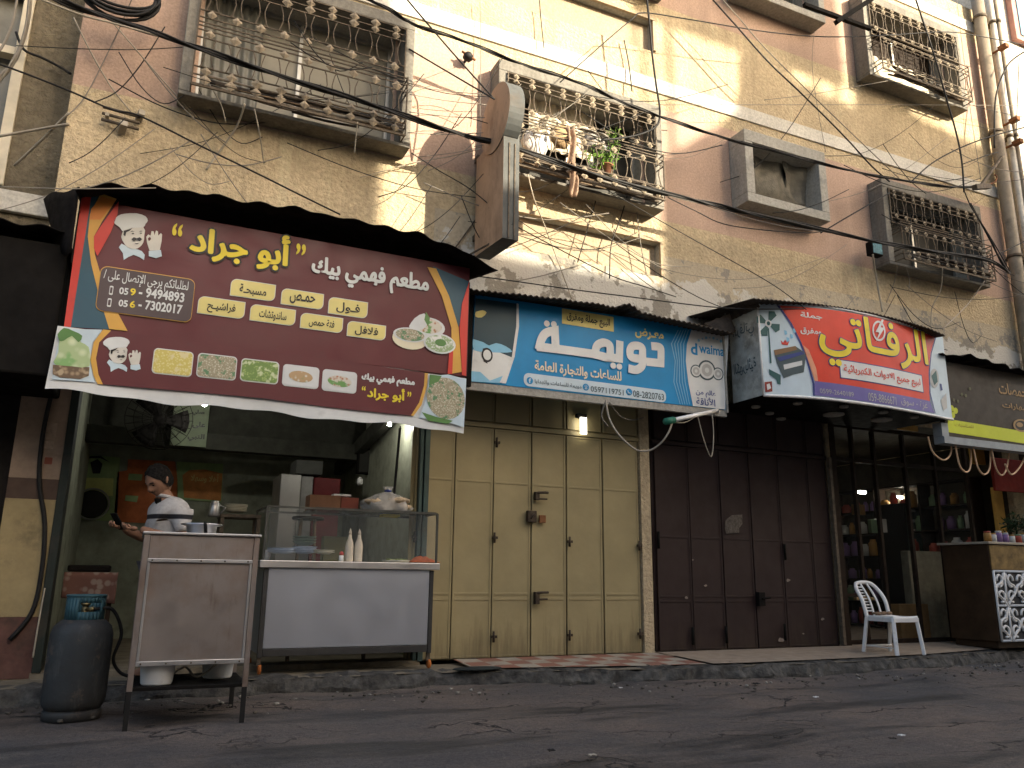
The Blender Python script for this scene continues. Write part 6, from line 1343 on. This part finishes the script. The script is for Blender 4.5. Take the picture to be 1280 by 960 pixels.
# ================================================================== cables
NC = [0]
def cable(label, pts, r_=.006, m='cable_black', y=-.5, sm=5, twist=0):
    p3 = [P(q[0], q[1], y=q[2] if len(q) > 2 else y) for q in pts]; c = cat(p3, sm) if len(p3) > 2 else [p3[0].lerp(p3[1], i / 12) - Vector((0, 0, .012 * math.sin(math.pi * i / 12))) for i in range(13)]
    b = MB(); b.tube(c, r_, 6)
    if twist:
        for q in range(twist):
            off = [Vector((0, math.cos(k * .5 + q * 2.1), math.sin(k * .5 + q * 2.1))) * r_ * 1.5 for k in range(len(c))]; b.tube([a + o_ for a, o_ in zip(c, off)], r_ * .55, 5)
    return tag(b.build('cable', M[m]), label, 'cable')
cable('thick black cable running the whole width from the cable coil to the right pipes', [(40, -14), (75, 1), (155, 28), (230, 55), (320, 84), (420, 117), (512, 147), (590, 171), (640, 185), (735, 215), (835, 243), (900, 258), (960, 271), (1082, 300), (1160, 313), (1230, 324), (1262, 341, -.3)], .017, twist=2)
cable('pale cable just under the cable coil, above the top left window', [(48, -2), (100, 18), (145, 30), (232, 54)], .009, 'cable_pale')
cable('thin dark cable dropping from the left edge to the maroon sign roof', [(-4, 79), (40, 95), (90, 115), (140, 137), (175, 145), (250, 182), (320, 216), (372, 242), (425, 268, -.3)], .008)
cable('twisted black cable bundle from above the top left window across the small box window', [(452, -4), (490, 14), (520, 31), (580, 52), (640, 75), (690, 92), (740, 110), (780, 128), (822, 145), (880, 164), (940, 182), (1010, 200), (1082, 217), (1130, 226), (1185, 233), (1228, 233, -.4)], .012, twist=2)
cable('black cable crossing down from the top edge to the round topped sign', [(506, -4), (545, 42), (580, 82), (618, 124, -.85)], .009)
cable('dark cable from the top left window frame to the round topped sign', [(511, 61), (560, 90), (618, 124, -.85)], .009)
cable('thin black cable arching from the middle window up and over to the right', [(700, 103), (750, 58), (790, 24), (805, 16), (860, 24), (960, 40), (1035, 46), (1110, 44), (1185, 40), (1240, 48), (1290, 58)], .007)
cable('thick black cable hanging down into the middle window guard', [(808, -6), (812, 30), (815, 65), (820, 105), (825, 140), (820, 158), (800, 168), (775, 173), (752, 175)], .013)
cable('black diagonal cable from the top edge to the lower right window', [(886, -6), (920, 32), (960, 77), (1005, 120), (1055, 170), (1090, 208), (1112, 227)], .011)
cable('thinner diagonal cable beside the black one reaching the lower right window', [(898, -6), (925, 24), (960, 64), (1040, 143), (1125, 224)], .007, 'cable_grey')
cable('black cable hanging in front of the upper right window', [(1143, -6), (1155, 30), (1167, 67), (1176, 98), (1185, 130), (1195, 165), (1202, 200), (1205, 240)], .013)
cable('black cable rising right from the lower right window past the pipes', [(1138, 228), (1165, 204), (1200, 185), (1240, 170), (1290, 157)], .010)
cable('dark cable slanting up left of the lower right window', [(1026, 291), (1070, 265), (1112, 241)], .009)
cable('two sagging wires under the small box window', [(835, 247), (870, 264), (905, 280), (960, 288), (1010, 291), (1028, 289)], .006)
cable('grey wire sagging under the small box window', [(835, 245), (880, 256), (930, 271), (980, 283), (1028, 290)], .005, 'cable_grey')
cable('long dark wire from the foot of the round topped sign over the cream panel', [(640, 280, -.8), (700, 312), (765, 345), (805, 358), (845, 371, -.2)], .006)
cable('long thin black wire above the blue sign to the red sign', [(596, 345, -.9), (640, 351, -.85), (710, 361, -.85), (780, 370, -.85), (905, 385, -.9), (1005, 386, -1.15)], .006)
cable('thin wire from the middle window down to the red sign roof', [(758, 237), (850, 290), (960, 352, -.8), (1008, 387, -1.12)], .005)
cable('pale cable hanging down below the middle window beside the round topped sign', [(660, 218), (668, 250), (680, 280, -.2), (695, 320, -.05), (715, 374, -.05)], .006, 'cable_pale')
cable('dark stick like cable under the left part of the middle window', [(748, 240, -.1), (736, 280, -.05), (722, 328, -.05)], .006, 'cable_black')
cable('dark stick like cable under the right part of the middle window', [(786, 238, -.2), (776, 272, -.08), (764, 306, -.05), (762, 348, -.05)], .007, 'cable_black')
cable('thin dark wire beside the right edge of the cream panel', [(795, 255, -.05), (800, 300, -.04), (808, 342, -.04)], .006, 'cable_grey')
cable('thin wire drooping over the left part of the cream panel', [(642, 352, -.1), (680, 344, -.05), (722, 332, -.05)], .006, 'cable_grey')
cable('wire crossing the cream panel to its lower right', [(700, 253, -.4), (765, 300, -.05), (840, 342, -.05)], .005, 'cable_grey')
cable('wire from the cream panel down to the blue sign roof', [(762, 315, -.05), (800, 348, -.05), (832, 370, -.05)], .005, 'cable_grey')
cable('black cable pair falling from the right bracket to the pipes', [(1213, 254), (1235, 295), (1248, 320), (1262, 342, -.3)], .012, twist=1)
cable('black cable loop from the right bracket down the lower right window', [(1205, 238), (1212, 255), (1216, 262), (1240, 300), (1262, 338, -.35)], .008)
cable('black wire leaving the lower right window towards the right edge', [(1236, 323), (1260, 312), (1290, 297)], .008)
cable('pale hose dropping from the blue cable box to the red sign roof', [(1091, 318, -.25), (1095, 345, -.1), (1103, 390, -.1)], .012, 'cable_pale')
cable('pale wire from the lower right window guard to the red sign roof', [(1178, 335, -.4), (1176, 362, -.25), (1165, 385, -.15), (1164, 412, -.15)], .008, 'cable_pale')
cable('pale slanting wire from the lower right window to the right end of the red sign', [(1231, 351, -.4), (1210, 380, -.25), (1178, 412, -.6)], .008, 'cable_pale')
cable('short dangling grey wire at the left foot of the lower right window', [(1122, 330, -.35), (1118, 352, -.1), (1108, 378, -.05)], .005, 'cable_grey')
cable('dangling grey wire pair in the middle foot of the lower right window', [(1132, 333, -.35), (1137, 350, -.2), (1136, 362, -.2)], .005, 'cable_grey')
cable('pale wire crossing the pink wall towards the left bracket', [(92, 22, -.1), (115, 68, -.06), (140, 110, -.05), (164, 140, -.05)], .007, 'cable_pale')
cable('pale wire crossing the pink wall under the top left window', [(140, 27, -.3), (190, 85, -.2), (244, 146, -.05)], .006, 'cable_pale')
cable('thin dark wire slanting down the pink wall to the corner', [(166, -4, -.3), (145, 45, -.1), (108, 118, -.05), (84, 145, -.05)], .005, 'cable_grey')
cable('thick pale conduit from the left edge to the corner of the pink wall', [(-5, 171, .3), (40, 163, .2), (86, 155, -.03)], .012, 'cable_pale')
cable('pale conduit slanting up to the corner of the pink wall', [(18, 207, .45), (55, 172, .2), (86, 141, -.02)], .011, 'cable_pale')
cable('thick grey cable bundle hanging at the left edge', [(38, -5, .3), (34, 30, .3), (25, 60, .3), (12, 85, .3), (-6, 104, .3)], .02, 'cable_grey', twist=2)
cable('thinner grey cable hanging at the left edge beside the bundle', [(22, -5, .3), (15, 30, .3), (4, 56, .3), (-6, 70, .3)], .012, 'cable_grey')
cable('tangle of dark cable on the sooty corner wall', [(20, 40, .5), (30, 62, .5), (52, 72, .5), (72, 82, .5), (88, 92, .2)], .012)
cable('thin dark wire stretched across the pink wall near the top left', [(20, 57, -.1), (100, 61, -.1), (170, 62, -.15), (228, 59, -.3)], .004)
cable('thin pale wire along the top edge of the maroon sign roof', [(-5, 233, -.6), (90, 236, -1.2), (195, 235, -1.2)], .004, 'cable_pale')
cable('upper thin wire between the top left and middle windows', [(512, 107, -.35), (560, 114, -.2), (608, 118, -.3)], .0045, 'cable_grey'); cable('middle thin wire between the top left and middle windows', [(512, 118, -.35), (560, 126, -.2), (608, 131, -.3)], .0045, 'cable_grey')
cable('lower thin wire between the top left and middle windows', [(512, 140, -.35), (565, 146, -.2), (606, 147, -.4)], .0045, 'cable_grey'); cable('thin wire by the shadow of the round topped sign', [(510, 166, -.35), (560, 168, -.2), (604, 166, -.5)], .0045, 'cable_grey')
cable('pale wire running down to the left from the round topped sign', [(600, 186, -.5), (560, 196, -.1), (520, 203, -.05), (450, 222, -.05)], .005, 'cable_pale')
cable('dark wire from the top left window sill to the round topped sign', [(514, 191, -.25), (550, 214, -.1), (590, 238, -.2), (640, 281, -.8)], .006)
cable('pale wire dangling from the foot of the top left window', [(262, 106, -.4), (276, 130, -.3), (282, 152, -.25)], .005, 'cable_pale'); cable('pale hose hanging to the left below the top left window', [(306, 130, -.4), (296, 158, -.2), (276, 187, -.04), (258, 212, -.04)], .009, 'cable_pale'); cable('pale straight wire hanging in the middle below the top left window', [(318, 136, -.4), (324, 165, -.3), (330, 205, -.04)], .006, 'cable_pale')
cable('short pale wire at the right foot of the top left window', [(447, 152, -.4), (445, 172, -.35), (443, 191, -.3)], .006, 'cable_pale')
cable('thin wire crossing the beige wall beside the upper right window', [(955, 125, -.3), (1020, 117, -.3), (1110, 101, -.4)], .004, 'cable_grey'); cable('long thin horizontal wire below the upper right window', [(820, 131, -.3), (960, 131, -.3), (1110, 131, -.3), (1290, 132, -.3)], .004, 'cable_grey')
cable('thin wire from the right bracket to the pipes', [(1204, 205, -.5), (1225, 197, -.4), (1248, 190, -.3)], .007); cable('thick black cable curving down beside the drain pipes', [(1290, 60, -.6), (1272, 70, -.5), (1258, 84, -.4), (1246, 115, -.35), (1243, 150, -.35), (1243, 185, -.35)], .013); cable('thin black cable hanging at the right edge beside the pipes', [(1274, 72, -.4), (1272, 120, -.35), (1270, 175, -.35)], .007)
cable('thin vertical wire on the wall left of the middle window', [(600, -4, -.1), (601, 60, -.08), (600, 150, -.1)], .004, 'cable_grey'); cable('vertical wire over the upper cream panel', [(674, -6, -.1), (676, 22, -.08), (680, 60, -.1)], .006); cable('short slanting wire right of the upper cream panel', [(780, 50, -.06), (786, 80, -.06), (790, 114, -.1)], .008); cable('thin vertical wire at the left of the upper right window', [(1025, 0, -.1), (1015, 80, -.06), (1032, 190, -.06)], .004, 'cable_grey'); cable('thin vertical wire between the right windows and the pipes', [(1196, 0, -.1), (1212, 130, -.08), (1226, 225, -.2)], .005, 'cable_grey')
cable('black cable hanging down the yellow painted pier', [(66, 486, -.05), (54, 540, -.03), (49, 600, -.03), (56, 655, -.03), (52, 715, -.03), (40, 765, -.03), (12, 800, -.03)], .018)
cable('pale thin rod leaning on the yellow painted pier', [(56, 735, -.1), (48, 780, -.1), (41, 822, -.1)], .006, 'cable_pale')
cable('bundle of black cords hanging beside the green door rail', [(500, 535, -.1), (496, 580, -.1), (492, 625, -.1)], .012, twist=3)
rnd = random.Random(17)
def tangle(n, box, lab, grp, m='cable_grey'):
    u0, u1, v0, v1 = box
    for k in range(n):
        ua, va = rnd.uniform(u0, u1), rnd.uniform(v0, v1); a = rnd.choice((rnd.uniform(-.25, .55), rnd.uniform(.7, 1.3), rnd.uniform(2.0, 2.6))); ln = rnd.uniform(110, 300); ub, vb = ua + ln * math.cos(a), va + ln * math.sin(a) * .5; y = -.08 - .4 * rnd.random(); sag = rnd.uniform(6, 34)
        o = cable(lab, [(ua, va, y), ((ua * 2 + ub) / 3, (va * 2 + vb) / 3 + sag * .8, y), ((ua + ub * 2) / 3, (va + vb * 2) / 3 + sag * .9, y + .05), (ub, vb, y + .06)], rnd.uniform(.003, .0058), rnd.choice((m, 'cable_black', 'cable_black'))); o['group'] = grp
tangle(22, (110, 420, 20, 200), 'one of the fine loose wires tangled on the wall around the top left window', 'fine wires round the top left window')
tangle(26, (520, 800, 60, 320), 'one of the fine loose wires tangled around the middle window and cream panel', 'fine wires round the middle window')
tangle(26, (1020, 1200, 90, 380), 'one of the fine loose wires tangled around the lower right window and pipes', 'fine wires round the lower right window')
# wires and pole under the blue sign
t = thing('lamp_pole', 'white pole with a green joint sticking out under the right end of the blue sign', 'pole', P(870, 520, y=-.6)); b = MB(); b.tube([P(838, 526, y=-.95), P(897, 513, y=-.5)], .022, 10); b.build('pole', M['plastic_white'], t); b = MB(); b.tube([P(832, 527, y=-.99), P(842, 525, y=-.93)], .034, 10); b.build('joint', mat('green_tape', (.02, .13, .08), .5), t)
cable('white cable hanging in a deep loop under the blue sign', [(757, 500, -.55), (762, 524, -.6), (775, 545, -.7), (795, 562, -.75), (812, 563, -.8), (826, 554, -.9), (836, 540, -.96), (840, 528, -.95)], .010, 'cable_pale'); cable('grey cable hanging in a shallow loop under the blue sign', [(762, 503, -.5), (775, 520, -.4), (790, 525, -.3), (804, 522, -.2)], .007, 'cable_grey'); cable('short dark wires dangling under the middle of the blue sign', [(757, 502, -.52), (752, 520, -.5), (760, 533, -.5)], .008, 'cable_grey'); cable('white thin wire hanging in a narrow loop right of the white pole', [(872, 520, -.7), (880, 550, -.7), (889, 571, -.7), (892, 545, -.65), (890, 517, -.6)], .005, 'cable_pale'); cable('pale wire along the white pole under the blue sign', [(838, 527, -.95), (856, 528, -.8), (872, 519, -.7)], .006, 'cable_pale')
# left neighbour's dark shop under its black awning
ns = thing('dark_awning', 'black boxed awning left of the restaurant sign', 'awning', (-3, -.5, 2.2)); q = P(73, 400, y=-.85); b = MB(); b.box(-7, q.x, -.85, .0, 2.25, 3.25); b.build('box', M['black'], ns, bevel=.02); ea_ = P(0, 306, y=-.85); b = MB(); b.grid(lambda i, j: (-7 + (q.x + 7 - .02) * i, -.95 + .95 * j, 3.32 + .10 * j + .015 * math.sin(i * 150) + .02 * noise.noise(Vector((i * 30, j, 0)))), 300, 3); b.build('roof', M['roof_black'], ns, solid=.008)
b = MB(); b.box(-7, XL - .012, .10, .16, .1, 3.3); b.build('closed_shutter', mat('soot_black_shutter', (.016, .012, .010), .8, var=.4), nb)
b = MB(); b.box(7.655, 7.742, -.012, -.002, .165, 2.9); b.build('pier_cladding', M['wood_dark'], bld); b = MB(); b.box(11.3, 12.0, -.012, -.002, .15, 3.0); b.build('pier_cladding', M['wood_dark'], bld)
# mat and litter
p = P(603, 838, z=.15); b = MB(); b.lathe([(.001, 0), (.20, 0), (.215, .006), (.20, .014), (.001, .016)], (0, 0, 0), 24, cap=False); b.v = [(p.x + v[0] * 1.05 + .08 * v[1], p.y + .11 + v[1] * .5, .147 + v[2]) for v in b.v]; tag(b.build('rubber_mat', mat('dark_rubber', (.025, .03, .028), .9, var=.4, bump=.01)), 'dark oval rubber mat on the pavement beside the serving counter', 'mat')
random.seed(5); b = MB()
for k in range(520):
    x = random.uniform(-2, 12); y = kerb_front(x) - abs(random.gauss(.12, .35)) - .02; s_ = random.choice((.006, .008, .012, .018)); b.ball((x, y, .02 + s_ * .3), (s_, s_ * .8, s_ * .6), 6, random.choice((0, 0, 0, 1)), jit=.8)
kind(b.build('gravel', [mat('grit', (.10, .09, .075), .95, var=.4), mat('pale_grit', (.30, .28, .24), .9)]), 'stuff')
for (u, v, s_, m, lab) in ((776, 861, .022, 'plastic_white', 'small white scrap lying at the foot of the kerb by the tiled pavement'), (1020, 873, .03, 'plastic_white', 'white scrap of paper on the road in front of the maroon door'), (1127, 921, .03, 'plastic_white', 'white scrap of paper with a black piece on the road at the right'), (740, 946, .035, 'cable_pale', 'pale crumpled scrap on the road at the bottom'), (945, 856, .05, 'cable_black', 'black crumpled scrap at the kerb by the maroon door'), (689, 940, .03, 'cable_black', 'black bit on the road below the yellow door'), (1116, 925, .03, 'cable_black', 'black scrap next to the white paper on the road')):
    s_ *= .5; p = P(u, v, z=.02); b = MB(); b.grid(lambda i, j: (p.x + (i - .5) * s_ * 2.4, p.y + (j - .5) * s_ * 2, .028 + .5 * s_ * (noise.noise(Vector((i * 4, j * 4, u))) + .3)), 8, 8); tag(b.build('litter', M[m], solid=.003), lab, 'litter')
cable('dark crack of old cable lying on the beige tiled pavement', [(818, 826, -.25), (845, 829, -.45), (882, 829, -.5), (905, 834, -.6)], .010) if False else None
